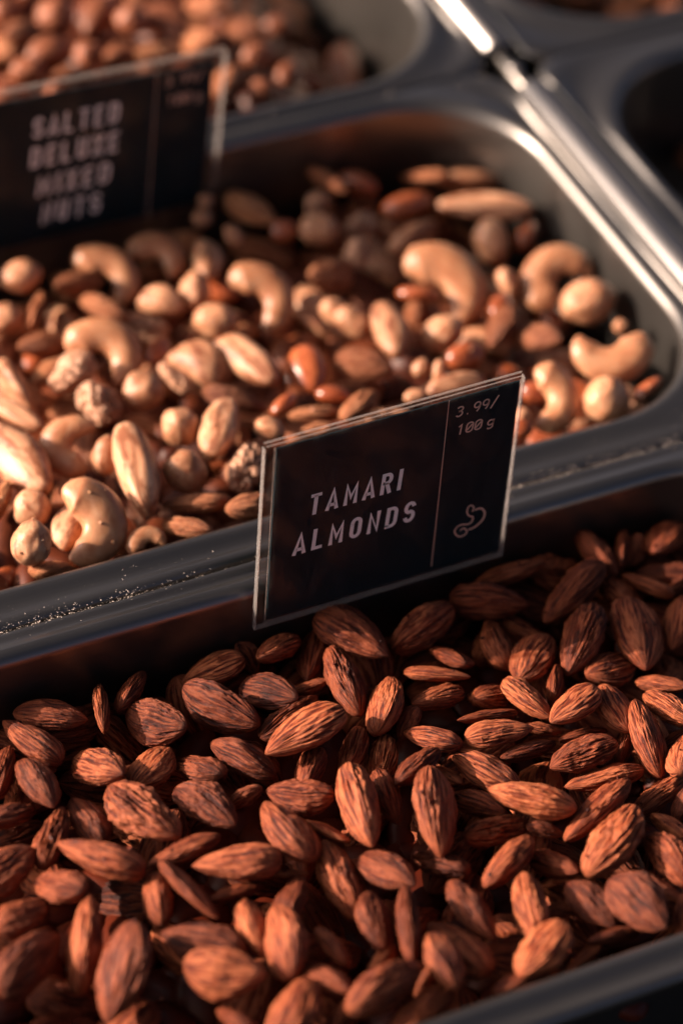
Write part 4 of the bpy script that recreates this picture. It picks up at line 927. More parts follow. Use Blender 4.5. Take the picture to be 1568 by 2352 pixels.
LABELS='''edge-on shaded dark brown almond lying level, along the rear wall, at far left
small shaded dark brown almond lying level, along the rear wall, left of the sign
small dark brown almond pointing at the viewer, along the rear wall, left of the sign
small shaded dark brown almond end-on, along the rear wall, left of the sign
small broad-faced dark brown almond lying level, along the rear wall, left of the sign
small shaded dark brown almond slanting up rightwards, along the rear wall, at far left
edge-on sunlit dark brown almond slanting down rightwards, along the rear wall, at far left
small edge-on sunlit dark brown almond slanting down rightwards, behind mid-heap, at far left
small sunlit dark brown almond lying level, behind mid-heap, left of the sign
small half-lit dark brown almond slanting up rightwards, behind mid-heap, left of the sign
small shaded dark brown almond slanting up rightwards, along the rear wall, left of the sign
broad-faced dark brown almond slanting down rightwards, along the rear wall, left of the sign
small shaded brown almond end-on, along the rear wall, under TAMARI sign's left
small broad-faced shaded brown almond falling rightwards, along the rear wall, left of the sign
small brown almond lying level, along the rear wall, below the TAMARI sign's left half
edge-on brown almond rising rightwards, behind mid-heap, below the TAMARI sign's left half
large edge-on sunlit brown almond rising rightwards, behind mid-heap, under TAMARI sign's left
edge-on sunlit dark brown almond slanting down rightwards, behind mid-heap, left of the sign
small edge-on sunlit dark brown almond lying level, behind mid-heap, left of the sign
small dark brown almond end-on, behind mid-heap, below the TAMARI sign's left half
small shaded brown almond upright, along the rear wall, below the TAMARI sign's left half
shaded brown almond falling rightwards, along the rear wall, below the TAMARI sign's left half
large edge-on sunlit brown almond falling rightwards, at rear wall, under TAMARI sign's left
small shaded brown almond rising rightwards, along the rear wall, under TAMARI sign's left
small edge-on dark brown almond standing upright, along the rear wall, at far left
large sunlit dark brown almond slanting down rightwards, behind mid-heap, left of the sign
half-lit dark brown almond slanting down rightwards, behind mid-heap, left of the sign
small shaded dark brown almond slanting up rightwards, behind mid-heap, left of the sign
small sunlit dark brown almond lying level, mid-heap, below the TAMARI sign's left half
edge-on sunlit brown almond falling rightwards, mid-heap, below the TAMARI sign's left half
small shaded dark brown almond end-on, mid-heap, below the TAMARI sign's left half
edge-on half-lit dark brown almond standing upright, behind mid-heap, at far left
small half-lit dark brown almond slanting down rightwards, behind mid-heap, left of the sign
edge-on sunlit brown almond lying level, mid-heap, left of the sign, the left one
edge-on half-lit dark brown almond slanting up rightwards, mid-heap, left of the sign
edge-on sunlit brown almond lying level, mid-heap, left of the sign, the right one
small edge-on sunlit dark brown almond lying level, mid-heap, at far left
small edge-on half-lit dark brown almond slanting up rightwards, mid-heap, at far left
small edge-on dark brown almond pointing at the viewer, behind mid-heap, at far left
shaded dark brown almond slanting up rightwards, behind mid-heap, at far left
edge-on half-lit dark brown almond slanting down rightwards, mid-heap, left of the sign
small edge-on half-lit dark brown almond standing upright, mid-heap, left of the sign
small edge-on shaded dark brown almond lying level, mid-heap, left of the sign
half-lit dark brown almond slanting up rightwards, mid-heap, at far left
large edge-on half-lit dark brown almond standing upright, mid-heap, left of the sign
large sunlit dark brown almond standing upright, before mid-heap, left of the sign
sunlit dark brown almond lying level, before mid-heap, left of the sign
broad-faced sunlit dark brown almond lying level, before mid-heap, left of the sign
small edge-on dark brown almond slanting down rightwards, before mid-heap, left of the sign
small dark brown almond end-on, before mid-heap, below the TAMARI sign's left half
edge-on sunlit brown almond upright, before mid-heap, below the TAMARI sign's left half
small shaded brown almond end-on, before mid-heap, below the TAMARI sign's left half
small brown almond end-on, near the front rim, below the TAMARI sign's left half
edge-on brown almond rising rightwards, near the front rim, under TAMARI sign's left
small sunlit dark brown almond end-on, near the front rim, left of the sign
small shaded brown almond end-on, at front rim, under TAMARI sign's left, the left one
small shaded dark brown almond lying level, mid-heap, below the TAMARI sign's left half
large edge-on brown almond falling rightwards, before mid-heap, under TAMARI sign's left
shaded brown almond rising rightwards, along the rear wall, below the TAMARI sign's right half
shaded brown almond lying level, along the rear wall, below the TAMARI sign's right half
edge-on shaded brown almond upright, along the rear wall, under TAMARI sign's right
half-lit dark brown almond slanting up rightwards, behind mid-heap, right of the sign
large edge-on shaded dark brown almond standing upright, behind mid-heap, right of the sign
large shaded dark brown almond standing upright, behind mid-heap, at far right
small half-lit dark brown almond lying level, behind mid-heap, right of the sign
edge-on shaded dark brown almond standing upright, behind mid-heap, at far right
small sunlit brown almond end-on, along the rear wall, under TAMARI sign's right
small brown almond lying level, behind mid-heap, below the TAMARI sign's right half, left
small brown almond level, behind mid-heap, below the TAMARI sign's right half, second
edge-on brown almond standing upright, behind mid-heap, below the TAMARI sign's left half
small dark brown almond pointing at the viewer, behind mid-heap, right of the sign
small sunlit dark brown almond slanting down rightwards, behind mid-heap, right of the sign
small dark brown almond end-on, behind mid-heap, below the TAMARI sign's right half
small sunlit dark brown almond slanting up rightwards, mid-heap, right of the sign
small shaded dark brown almond slanting down rightwards, mid-heap, right of the sign
large edge-on sunlit dark brown almond standing upright, mid-heap, at far right
small edge-on sunlit dark brown almond lying level, mid-heap, at far right
small edge-on sunlit dark brown almond slanting down rightwards, mid-heap, at far right
small shaded dark brown almond slanting up rightwards, mid-heap, at far right
small sunlit dark brown almond pointing at the viewer, before mid-heap, at far right
small broad-faced shaded brown almond rising rightwards, behind mid-heap, under TAMARI sign's right
small sunlit brown almond lying level, behind mid-heap, below the TAMARI sign's right half
small brown almond lying level, behind mid-heap, below the TAMARI sign's right half, right
small dark brown almond lying level, mid-heap, below the TAMARI sign's right half
small dark brown almond lying level, mid-heap, right of the sign, second from left
small edge-on dark brown almond lying level, mid-heap, right of the sign, leftmost
edge-on brown almond slanting down rightwards, mid-heap, below the TAMARI sign's right half
small dark brown almond slanting up rightwards, mid-heap, below the TAMARI sign's right half
small shaded brown almond upright, behind mid-heap, under TAMARI sign's left, the right one
small shaded brown almond upright, behind mid-heap, under TAMARI sign's left, the left one
small shaded dark brown almond standing upright, mid-heap, below the TAMARI sign's left half
large edge-on brown almond standing upright, mid-heap, below the TAMARI sign's right half
large edge-on sunlit brown almond upright, mid-heap, below the TAMARI sign's left half
small shaded dark brown almond end-on, mid-heap, below the TAMARI sign's right half
small shaded dark brown almond lying level, mid-heap, below the TAMARI sign's right half
edge-on sunlit dark brown almond lying level, before mid-heap, right of the sign
small edge-on dark brown almond lying level, mid-heap, right of the sign, rightmost
edge-on half-lit dark brown almond slanting up rightwards, mid-heap, right of the sign
small edge-on shaded dark brown almond pointing at the viewer, mid-heap, at far right
edge-on sunlit dark brown almond lying level, mid-heap, right of the sign
large edge-on dark brown almond slanting up rightwards, before mid-heap, right of the sign
edge-on shaded dark brown almond slanting up rightwards, before mid-heap, at far right
large edge-on sunlit brown almond slanting up rightwards, before mid-heap, right of the sign
small edge-on shaded dark brown almond standing upright, before mid-heap, at far right
small shaded brown almond lying level, before mid-heap, below the TAMARI sign's right half
small edge-on dark brown almond lying level, before mid-heap, right of the sign
small shaded dark brown almond pointing at the viewer, before mid-heap, at far right
small half-lit dark brown almond slanting down rightwards, near the front rim, at far right
edge-on brown almond rising rightwards, before mid-heap, below the TAMARI sign's right half
small shaded dark brown almond pointing at the viewer, before mid-heap, right of the sign
small sunlit brown almond falling rightwards, before mid-heap, below the TAMARI sign's left half
small dark brown almond lying level, before mid-heap, below the TAMARI sign's right half
edge-on brown almond standing upright, before mid-heap, below the TAMARI sign's left half
edge-on sunlit brown almond upright, before mid-heap, below the TAMARI sign's right half
edge-on brown almond falling rightwards, before mid-heap, below the TAMARI sign's right half
edge-on sunlit dark brown almond standing upright, near the front rim, right of the sign
small dark brown almond slanting down rightwards, near the front rim, right of the sign
broad-faced sunlit dark brown almond slanting down rightwards, near the front rim, at far right
small shaded dark brown almond slanting down rightwards, near the front rim, at far right
small shaded dark brown almond pointing at the viewer, near the front rim, at far right
small edge-on dark brown almond lying level, near the front rim, at far right
sunlit dark brown almond slanting up rightwards, near the front rim, right of the sign
small brown almond lying level, near the front rim, below the TAMARI sign's right half
shaded brown almond falling rightwards, near the front rim, below the TAMARI sign's right half
small sunlit brown almond upright, near the front rim, below the TAMARI sign's right half
small brown almond rising rightwards, near the front rim, below the TAMARI sign's right half
brown almond slanting up rightwards, near the front rim, below the TAMARI sign's left half
small shaded brown almond end-on, at front rim, under TAMARI sign's left, the right one
edge-on shaded brown almond rising rightwards, near the front rim, under TAMARI sign's right
small shaded dark brown almond end-on, near the front rim, right of the sign
small shaded dark brown almond lying level, near the front rim, right of the sign
edge-on shaded brown almond level, along the rear wall, under TAMARI sign's right
large edge-on shaded brown almond rising rightwards, along the rear wall, right of the sign
small shaded dark brown almond slanting down rightwards, along the rear wall, right of the sign
small shaded brown almond end-on, along the rear wall, at far right, the right one
small shaded dark brown almond slanting down rightwards, along the rear wall, at far right
small broad-faced shaded brown almond slanting up rightwards, along the rear wall, at far right
small dark brown almond pointing at the viewer, along the rear wall, at far right
small shaded dark brown almond lying level, along the rear wall, right of the sign
small shaded dark brown almond slanting up rightwards, along the rear wall, at far right
small shaded brown almond end-on, along the rear wall, at far right, the left one
half-lit curved pale cashew slanting down rightwards, behind mid-pan, left of the TAMARI sign
small edge-on half-lit brown almond slanting up rightwards, behind mid-pan, at far left
half-lit knobbly walnut piece slanting up rightwards, behind mid-pan, left of the TAMARI sign
small knobbly walnut piece slanting down rightwards, before mid-pan, left of the TAMARI sign
sunlit round pale hazelnut, before mid-pan, left of the TAMARI sign, second from left
small sunlit brazil nut slanting down rightwards, behind mid-pan, left of the TAMARI sign
small knobbly walnut piece slanting down rightwards, behind mid-pan, left of the TAMARI sign
sunlit brazil nut slanting down rightwards, before mid-pan, left of the TAMARI sign
large glossy peanut standing upright, before mid-pan, above the TAMARI sign's left half
small sunlit glossy peanut lying level, before mid-pan, above the TAMARI sign's left half
small sunlit peanut slanting up rightwards, before mid-pan, above the TAMARI sign's left half
edge-on brown almond slanting down rightwards, before mid-pan, left of the TAMARI sign
small sunlit brown almond lying level, before mid-pan, above the TAMARI sign's left half, the left one
sunlit round pale hazelnut, before mid-pan, left of the TAMARI sign, rightmost
sunlit cream and brown brazil nut standing upright, before mid-pan, left of the TAMARI sign
half-lit round pale hazelnut, beside the front rim, left of the TAMARI sign
large sunlit brazil nut standing upright, beside the front rim, left of the TAMARI sign
small half-lit curved pale cashew standing upright, before mid-pan, at far left
sunlit round pale hazelnut, before mid-pan, left of the TAMARI sign, leftmost
large sunlit cream and brown brazil nut slanting down rightwards, before mid-pan, at far left
half-lit curved pale cashew standing upright, beside the front rim, left of the TAMARI sign
sunlit round pale hazelnut, beside the front rim, at far left, the right one
sunlit round pale hazelnut, beside the front rim, at far left, the left one
small sunlit brazil nut slanting up rightwards, beside the front rim, at far left
edge-on shaded brown almond lying level, beside the front rim, left of the TAMARI sign
small sunlit brown almond level, at front rim, left of the TAMARI sign, the right one
small curved pale cashew slanting up rightwards, beside the front rim, left of the TAMARI sign
small sunlit brown almond level, at front rim, left of the TAMARI sign, the left one
small edge-on brown almond pointing at the viewer, beside the front rim, at far left
small knobbly walnut piece standing upright, beside the front rim, left of the TAMARI sign
small sunlit round pale hazelnut, before mid-pan, above the TAMARI sign's left half
small sunlit brown almond level, beside the front rim, above the TAMARI sign's left half
small sunlit cream and brown brazil nut slanting down rightwards, behind mid-pan, at far left
half-lit cream and brown brazil nut slanting down rightwards, behind mid-pan, at far left
small edge-on brown almond pointing at the viewer, before mid-pan, at far left
curved pale cashew slanting down rightwards, behind mid-pan, above the TAMARI sign's left half
sunlit round pale hazelnut, by the rear wall, at far left
small edge-on brown almond lying level, by the rear wall, under the MIXED NUTS sign
half-lit round pale hazelnut, by the rear wall, under the MIXED NUTS sign
small sunlit brazil nut lying level, by the rear wall, under the MIXED NUTS sign
small sunlit brown almond slanting down rightwards, by the rear wall, under the MIXED NUTS sign
sunlit round pale hazelnut, behind mid-pan, under the MIXED NUTS sign
small half-lit round pale hazelnut, by the rear wall, at far left
small edge-on brown almond pointing at the viewer, by the rear wall, at far left
small shaded brown almond lying level, behind mid-pan, above the TAMARI sign's left half
small sunlit round pale hazelnut, behind mid-pan, above the TAMARI sign's left half
small shaded glossy peanut slanting up rightwards, behind mid-pan, left of the TAMARI sign
small edge-on half-lit brown almond lying level, behind mid-pan, at far left
small shaded pale cashew slanting down rightwards, by the rear wall, under the MIXED NUTS sign
curved pale cashew slanting down rightwards, by the rear wall, under the MIXED NUTS sign
small shaded brazil nut standing upright, by the rear wall, under the MIXED NUTS sign
shaded round pale hazelnut, by the rear wall, above the TAMARI sign's left half
edge-on shaded brown almond falling rightwards, by the rear wall, left of the TAMARI sign
small shaded round pale hazelnut, at rear wall, under the MIXED NUTS sign, the left one
small shaded round pale hazelnut, at rear wall, under the MIXED NUTS sign, the right one
small shaded round pale hazelnut, by the rear wall, left of the TAMARI sign
small shaded peanut lying level, by the rear wall, above the TAMARI sign's left half
small shaded brown almond falling rightwards, by the rear wall, over TAMARI sign's left
small shaded brazil nut rising rightwards, by the rear wall, over TAMARI sign's left
shaded brazil nut lying level, by the rear wall, above the TAMARI sign's right half
large shaded peanut lying level, by the rear wall, above the TAMARI sign's right half
large shaded brazil nut level, by the rear wall, above the TAMARI sign's right half
small shaded brazil nut rising rightwards, by the rear wall, over TAMARI sign's right
large pale cashew slanting down rightwards, behind mid-pan, above the TAMARI sign's right half
large shaded round pale hazelnut, behind mid-pan, above the TAMARI sign's right half
shaded glossy red-brown peanut slanting up rightwards, behind mid-pan, near the right wall
sunlit curved pale cashew slanting up rightwards, behind mid-pan, near the right wall
large sunlit round pale hazelnut, before mid-pan, near the right wall
small sunlit round pale hazelnut, behind mid-pan, above the TAMARI sign's right half
sunlit glossy peanut lying level, behind mid-pan, above the TAMARI sign's right half
small shaded walnut piece rising rightwards, at rear wall, over TAMARI sign's left, the right one
small shaded walnut piece rising rightwards, at rear wall, over TAMARI sign's left, the left one
shaded glossy peanut lying level, by the rear wall, above the TAMARI sign's left half
small brown almond lying level, by the rear wall, above the TAMARI sign's right half
small sunlit peanut rising rightwards, before mid-pan, over TAMARI sign's right, the right one
sunlit round pale hazelnut, behind mid-pan, above the TAMARI sign's left half
sunlit brazil nut standing upright, before mid-pan, above the TAMARI sign's left half
half-lit round pale hazelnut, before mid-pan, above the TAMARI sign's right half
small sunlit brown almond lying level, before mid-pan, above the TAMARI sign's left half, the right one
small sunlit round pale hazelnut, before mid-pan, above the TAMARI sign's right half, second
small sunlit round pale hazelnut, before mid-pan, above the TAMARI sign's right half, rightmost
small sunlit brown almond standing upright, before mid-pan, above the TAMARI sign's right half
small edge-on sunlit brown almond lying level, before mid-pan, near the right wall
sunlit curved pale cashew lying level, beside the front rim, near the right wall
sunlit curved pale cashew standing upright, beside the front rim, near the right wall
sunlit round pale hazelnut, beside the front rim, near the right wall
small sunlit glossy red-brown peanut lying level, beside the front rim, near the right wall
small sunlit peanut rising rightwards, before mid-pan, over TAMARI sign's right, the left one
small sunlit brazil nut lying level, before mid-pan, above the TAMARI sign's right half
small brown almond end-on, before mid-pan, above the TAMARI sign's left half
small sunlit round pale hazelnut, before mid-pan, near the right wall
small glossy red-brown peanut slanting up rightwards, beside the front rim, near the right wall
small sunlit round pale hazelnut, beside the front rim, near the right wall
small sunlit peanut lying level, beside the front rim, above the TAMARI sign's right half
small sunlit round pale hazelnut, before mid-pan, above the TAMARI sign's right half, leftmost
sunlit round pale hazelnut, in the far pan, at far left, the right one
small sunlit brazil nut slanting up rightwards, in the far pan, above the MIXED NUTS sign
small edge-on brown almond pointing at the viewer, in the far pan, at far left
sunlit round pale hazelnut, in the far pan, above the MIXED NUTS sign
small curved pale cashew slanting down rightwards, in the far pan, above the MIXED NUTS sign
small brown almond lying level, in the far pan, above the sign's right corner
small brown almond slanting down rightwards, in the far pan, above the sign's right corner
small sunlit glossy red-brown peanut lying level, in the far pan, right of the sign
small cream and brown brazil nut slanting up rightwards, in the far pan, at far left
small sunlit round pale hazelnut, in the far pan, above the MIXED NUTS sign
small sunlit peanut rising rightwards, in the far pan, right of the sign, the left one
small sunlit peanut rising rightwards, in the far pan, right of the sign, the right one
sunlit round pale hazelnut, in the far pan, at far left, the left one
small brown almond level, in the far pan, above the MIXED NUTS sign, second from left
small glossy red-brown peanut lying level, in the far pan, right of the sign
small sunlit brown almond rising rightwards, in the far pan, above the sign's right corner
small edge-on brown almond slanting down rightwards, in the far pan, at far left
small half-lit round pale hazelnut, in the far pan, at far left
small brown almond lying level, in the far pan, above the MIXED NUTS sign, leftmost
small brown almond lying level, in the far pan, above the MIXED NUTS sign, rightmost
small sunlit brown almond falling rightwards, in the far pan, above the sign's right corner
small brown almond level, in the far pan, above the MIXED NUTS sign, third from left
buried dark brown almond slanting down rightwards, behind mid-heap, at far right, the right one
buried shaded dark brown almond standing upright, before mid-heap, at far right
buried shaded dark brown almond standing upright, mid-heap, at far left
buried shaded dark brown almond lying level, near the front rim, at far right
buried brown almond level, along the rear wall, below the TAMARI sign's right half, left
buried shaded dark brown almond slanting down rightwards, behind mid-heap, right of the sign
buried shaded dark brown almond standing upright, along the rear wall, left of the sign
buried half-lit dark brown almond lying level, behind mid-heap, left of the sign
buried brown almond end-on, near the front rim, below the TAMARI sign's left half
buried shaded dark brown almond lying level, mid-heap, at far left
buried brown almond rising rightwards, at rear wall, under TAMARI sign's left, the right one
buried shaded dark brown almond slanting down rightwards, before mid-heap, at far right
buried dark brown almond lying level, behind mid-heap, left of the sign, the left one
buried shaded dark brown almond lying level, along the rear wall, left of the sign
buried shaded dark brown almond pointing at the viewer, behind mid-heap, at far left
buried brown almond upright, before mid-heap, under TAMARI sign's right, the left one
buried brown almond rising rightwards, mid-heap, under TAMARI sign's left, the right one
buried shaded dark brown almond slanting up rightwards, before mid-heap, left of the sign
buried brown almond rising rightwards, behind mid-heap, under TAMARI sign's right, the right one
buried shaded dark brown almond slanting up rightwards, near the front rim, at far right
buried dark brown almond standing upright, mid-heap, below the TAMARI sign's left half, rightmost
buried brown almond falling rightwards, along the rear wall, below the TAMARI sign's left half
buried dark brown almond lying level, behind mid-heap, left of the sign, the right one
buried brown almond slanting down rightwards, along the rear wall, at far right, third from left
buried dark brown almond standing upright, mid-heap, below the TAMARI sign's left half, leftmost
buried brown almond rising rightwards, behind mid-heap, under TAMARI sign's right, the left one
buried dark brown almond slanting down rightwards, along the rear wall, left of the sign, rightmost
buried brown almond upright, mid-heap, below the TAMARI sign's left half, second from left
buried dark brown almond slanting down rightwards, behind mid-heap, at far right, the left one
buried dark brown almond end-on, before mid-heap, below the TAMARI sign's right half
buried shaded dark brown almond pointing at the viewer, mid-heap, left of the sign
buried shaded dark brown almond standing upright, mid-heap, right of the sign, the right one
buried shaded dark brown almond slanting down rightwards, mid-heap, right of the sign
buried sunlit brown almond falling rightwards, before mid-heap, below the TAMARI sign's right half
buried brown almond slanting down rightwards, before mid-heap, below the TAMARI sign's left half
buried shaded dark brown almond slanting down rightwards, before mid-heap, right of the sign
buried brown almond upright, along the rear wall, below the TAMARI sign's left half, left
buried dark brown almond lying level, before mid-heap, below the TAMARI sign's right half
buried brown almond rising rightwards, mid-heap, under TAMARI sign's right, the right one
buried brown almond slanting down rightwards, along the rear wall, left of the sign, second
buried shaded dark brown almond pointing at the viewer, behind mid-heap, at far right
buried shaded dark brown almond standing upright, mid-heap, at far right
buried brown almond upright, along the rear wall, below the TAMARI sign's left half, second
buried brown almond upright, before mid-heap, under TAMARI sign's right, the right one
buried dark brown almond end-on, behind mid-heap, below the TAMARI sign's left half
buried shaded dark brown almond lying level, before mid-heap, right of the sign
buried shaded dark brown almond lying level, mid-heap, below the TAMARI sign's left half
buried shaded dark brown almond standing upright, behind mid-heap, right of the sign
buried shaded dark brown almond slanting up rightwards, before mid-heap, at far left
buried half-lit dark brown almond lying level, mid-heap, left of the sign
buried brown almond slanting down rightwards, behind mid-heap, below the TAMARI sign's left half
buried shaded dark brown almond slanting down rightwards, near the front rim, right of the sign
buried shaded dark brown almond lying level, mid-heap, right of the sign
buried shaded dark brown almond standing upright, behind mid-heap, left of the sign
buried shaded dark brown almond standing upright, mid-heap, right of the sign, the left one
buried brown almond slanting down rightwards, before mid-heap, below the TAMARI sign's right half
buried half-lit dark brown almond slanting up rightwards, before mid-heap, left of the sign
buried shaded dark brown almond slanting down rightwards, behind mid-heap, left of the sign
buried shaded dark brown almond slanting up rightwards, behind mid-heap, left of the sign
buried brown almond rising rightwards, mid-heap, under TAMARI sign's left, the left one
buried shaded dark brown almond slanting up rightwards, mid-heap, at far right
buried brown almond rising rightwards, mid-heap, under TAMARI sign's right, the left one
buried shaded dark brown almond slanting up rightwards, along the rear wall, at far left
buried dark brown almond lying level, before mid-heap, below the TAMARI sign's left half
buried brown almond standing upright, near the front rim, below the TAMARI sign's right half
buried brown almond slanting up rightwards, before mid-heap, below the TAMARI sign's left half
buried half-lit dark brown almond slanting down rightwards, mid-heap, left of the sign
buried shaded dark brown almond slanting down rightwards, mid-heap, at far left
buried shaded dark brown almond lying level, behind mid-heap, at far left
buried shaded dark brown almond standing upright, before mid-heap, right of the sign
buried brown almond lying level, near the front rim, below the TAMARI sign's right half
buried shaded dark brown almond standing upright, mid-heap, below the TAMARI sign's right half
buried shaded dark brown almond slanting down rightwards, along the rear wall, at far right, rightmost
buried shaded dark brown almond slanting down rightwards, along the rear wall, at far right, leftmost
buried brown almond level, along the rear wall, below the TAMARI sign's right half, second
buried brown almond lying level, along the rear wall, right of the sign, the left one
buried shaded dark brown almond slanting down rightwards, along the rear wall, right of the sign
buried shaded dark brown almond lying level, along the rear wall, at far right
buried dark brown almond lying level, along the rear wall, at far left, the left one
buried brown almond standing upright, along the rear wall, below the TAMARI sign's right half
buried brown almond falling rightwards, along the rear wall, below the TAMARI sign's right half
buried brown almond slanting down rightwards, along the rear wall, at far right, second from left
buried dark brown almond pointing at the viewer, along the rear wall, left of the sign
buried brown almond rising rightwards, at rear wall, under TAMARI sign's left, the left one
buried dark brown almond slanting down rightwards, along the rear wall, left of the sign, leftmost
buried shaded dark brown almond slanting down rightwards, along the rear wall, at far left
buried brown almond end-on, at rear wall, under TAMARI sign's right, the left one
buried brown almond level, along the rear wall, below the TAMARI sign's right half, right
buried dark brown almond lying level, along the rear wall, at far left, the right one
buried brown almond upright, along the rear wall, below the TAMARI sign's left half, right
buried brown almond level, along the rear wall, below the TAMARI sign's right half, third
buried shaded dark brown almond slanting up rightwards, along the rear wall, left of the sign
buried shaded dark brown almond slanting up rightwards, along the rear wall, at far right
buried brown almond end-on, at rear wall, under TAMARI sign's right, the right one
buried shaded dark brown almond pointing at the viewer, along the rear wall, at far left
buried brown almond lying level, along the rear wall, right of the sign, the right one
buried half-lit dark brown almond lying level, along the rear wall, at far right
buried brown almond slanting down rightwards, before mid-pan, above the TAMARI sign's left half
buried brown almond end-on, behind mid-pan, above the TAMARI sign's right half
buried glossy peanut lying level, by the rear wall, above the TAMARI sign's right half
buried half-lit brown almond standing upright, before mid-pan, at far left
buried brown almond level, by the rear wall, under the MIXED NUTS sign, the right one
buried cream and brown brazil nut slanting down rightwards, behind mid-pan, at far left
buried sunlit brown almond end-on, behind mid-pan, above the TAMARI sign's right half
buried curved pale cashew slanting up rightwards, behind mid-pan, left of the TAMARI sign
buried brazil nut slanting up rightwards, behind mid-pan, above the TAMARI sign's right half
buried shaded curved pale cashew slanting up rightwards, behind mid-pan, near the right wall
buried brazil nut slanting up rightwards, by the rear wall, left of the TAMARI sign
buried shaded brown almond lying level, by the rear wall, at far left
buried pale cashew slanting up rightwards, before mid-pan, above the TAMARI sign's right half
buried shaded cream and brown brazil nut lying level, behind mid-pan, at far left
buried cream and brown brazil nut end-on, behind mid-pan, left of the TAMARI sign
buried shaded brown almond slanting down rightwards, by the rear wall, at far left
buried shaded cream and brown brazil nut lying level, before mid-pan, near the right wall
buried shaded brown almond lying level, behind mid-pan, above the TAMARI sign's right half
buried pale cashew slanting down rightwards, behind mid-pan, above the TAMARI sign's right half
buried sunlit glossy red-brown peanut slanting down rightwards, before mid-pan, near the right wall
buried brown almond slanting up rightwards, before mid-pan, above the TAMARI sign's left half
buried glossy red-brown peanut lying level, by the rear wall, under the MIXED NUTS sign
buried brown almond falling rightwards, before mid-pan, left of the TAMARI sign, the left one
buried sunlit glossy peanut slanting up rightwards, beside the front rim, near the right wall
buried shaded knobbly walnut piece lying level, by the rear wall, under the MIXED NUTS sign
buried brown almond falling rightwards, before mid-pan, over TAMARI sign's right, the right one
buried shaded curved pale cashew slanting up rightwards, behind mid-pan, left of the TAMARI sign
buried brown almond lying level, by the rear wall, above the TAMARI sign's right half
buried shaded brown almond pointing at the viewer, behind mid-pan, near the right wall
buried glossy peanut slanting down rightwards, before mid-pan, above the TAMARI sign's right half
buried shaded brown almond standing upright, by the rear wall, at far left
buried knobbly walnut piece lying level, before mid-pan, above the TAMARI sign's left half
buried brazil nut slanting down rightwards, behind mid-pan, above the TAMARI sign's left half
buried brazil nut lying level, before mid-pan, above the TAMARI sign's right half
buried brazil nut slanting down rightwards, by the rear wall, left of the TAMARI sign
buried shaded glossy red-brown peanut slanting up rightwards, beside the front rim, at far left
buried brazil nut falling rightwards, by the rear wall, above the TAMARI sign's left half
buried brown almond rising rightwards, by the rear wall, above the TAMARI sign's left half
buried brown almond falling rightwards, by the rear wall, above the TAMARI sign's left half
buried brazil nut slanting up rightwards, beside the front rim, near the right wall
buried brazil nut rising rightwards, before mid-pan, left of the TAMARI sign, the left one
buried sunlit brown almond slanting up rightwards, before mid-pan, at far left
buried brown almond falling rightwards, before mid-pan, left of the TAMARI sign, the right one
buried knobbly walnut piece pointing at the viewer, beside the front rim, near the right wall
buried half-lit brown almond slanting down rightwards, behind mid-pan, left of the TAMARI sign
buried glossy peanut slanting up rightwards, behind mid-pan, above the TAMARI sign's left half
buried brown almond standing upright, by the rear wall, above the TAMARI sign's left half
buried sunlit glossy red-brown peanut slanting up rightwards, by the rear wall, at far left
buried brown almond level, by the rear wall, under the MIXED NUTS sign, the left one
buried brazil nut rising rightwards, beside the front rim, above the TAMARI sign's left half
buried cream and brown brazil nut pointing at the viewer, behind mid-pan, at far left
buried shaded brown almond slanting up rightwards, by the rear wall, under the MIXED NUTS sign
buried shaded brown almond slanting up rightwards, behind mid-pan, left of the TAMARI sign
buried shaded glossy peanut pointing at the viewer, behind mid-pan, near the right wall
buried shaded brown almond standing upright, before mid-pan, left of the TAMARI sign
buried cream and brown brazil nut end-on, by the rear wall, at far left
buried brown almond falling rightwards, before mid-pan, over TAMARI sign's right, the left one
buried cream and brown brazil nut slanting up rightwards, by the rear wall, at far left
buried shaded brown almond lying level, behind mid-pan, at far left
buried brazil nut rising rightwards, before mid-pan, left of the TAMARI sign, the right one
buried shaded brown almond lying level, before mid-pan, above the TAMARI sign's left half
buried knobbly walnut piece slanting down rightwards, beside the front rim, left of the TAMARI sign
buried shaded brown almond slanting down rightwards, beside the front rim, left of the TAMARI sign
buried pale cashew standing upright, by the rear wall, above the TAMARI sign's left half
buried shaded round pale hazelnut, in the far pan, right of the sign, the left one
buried cream and brown brazil nut lying level, in the far pan, right of the sign
buried sunlit glossy peanut standing upright, in the far pan, above the sign's right corner
buried curved pale cashew standing upright, in the far pan, above the sign's right corner
buried shaded glossy red-brown peanut lying level, in the far pan, right of the sign
buried half-lit round pale hazelnut, in the far pan, at far left
buried brown almond pointing at the viewer, in the far pan, right of the sign, rightmost
buried brown almond pointing at the viewer, in the far pan, right of the sign, leftmost
buried shaded round pale hazelnut, in the far pan, at far left
buried half-lit round pale hazelnut, in the far pan, above the sign's right corner
buried brown almond slanting down rightwards, in the far pan, above the sign's right corner
buried brown almond end-on, in the far pan, right of the sign, second from left
buried shaded brown almond slanting down rightwards, in the far pan, right of the sign
buried shaded round pale hazelnut, in the far pan, right of the sign, the right one
buried sunlit round pale hazelnut, in the far pan, at far left
buried cream and brown brazil nut standing upright, in the far pan, right of the sign
buried shaded brown almond slanting down rightwards, in the far pan, above the MIXED NUTS sign
buried shaded curved pale cashew lying level, in the far pan, at far left
buried shaded brown almond lying level, in the far pan, right of the sign
buried shaded glossy peanut slanting down rightwards, in the far pan, right of the sign
buried shaded brown almond pointing at the viewer, in the dark pan, at the right edge
buried brown almond lying level, in the dark pan, past the divider bar, fourth from left
buried sunlit brown almond slanting down rightwards, in the dark pan, past the divider bar
buried brown almond lying level, in the dark pan, past the divider bar, third from left
buried shaded brown almond slanting down rightwards, in the dark pan, past the divider bar
buried brown almond lying level, in the dark pan, past the divider bar, second from left
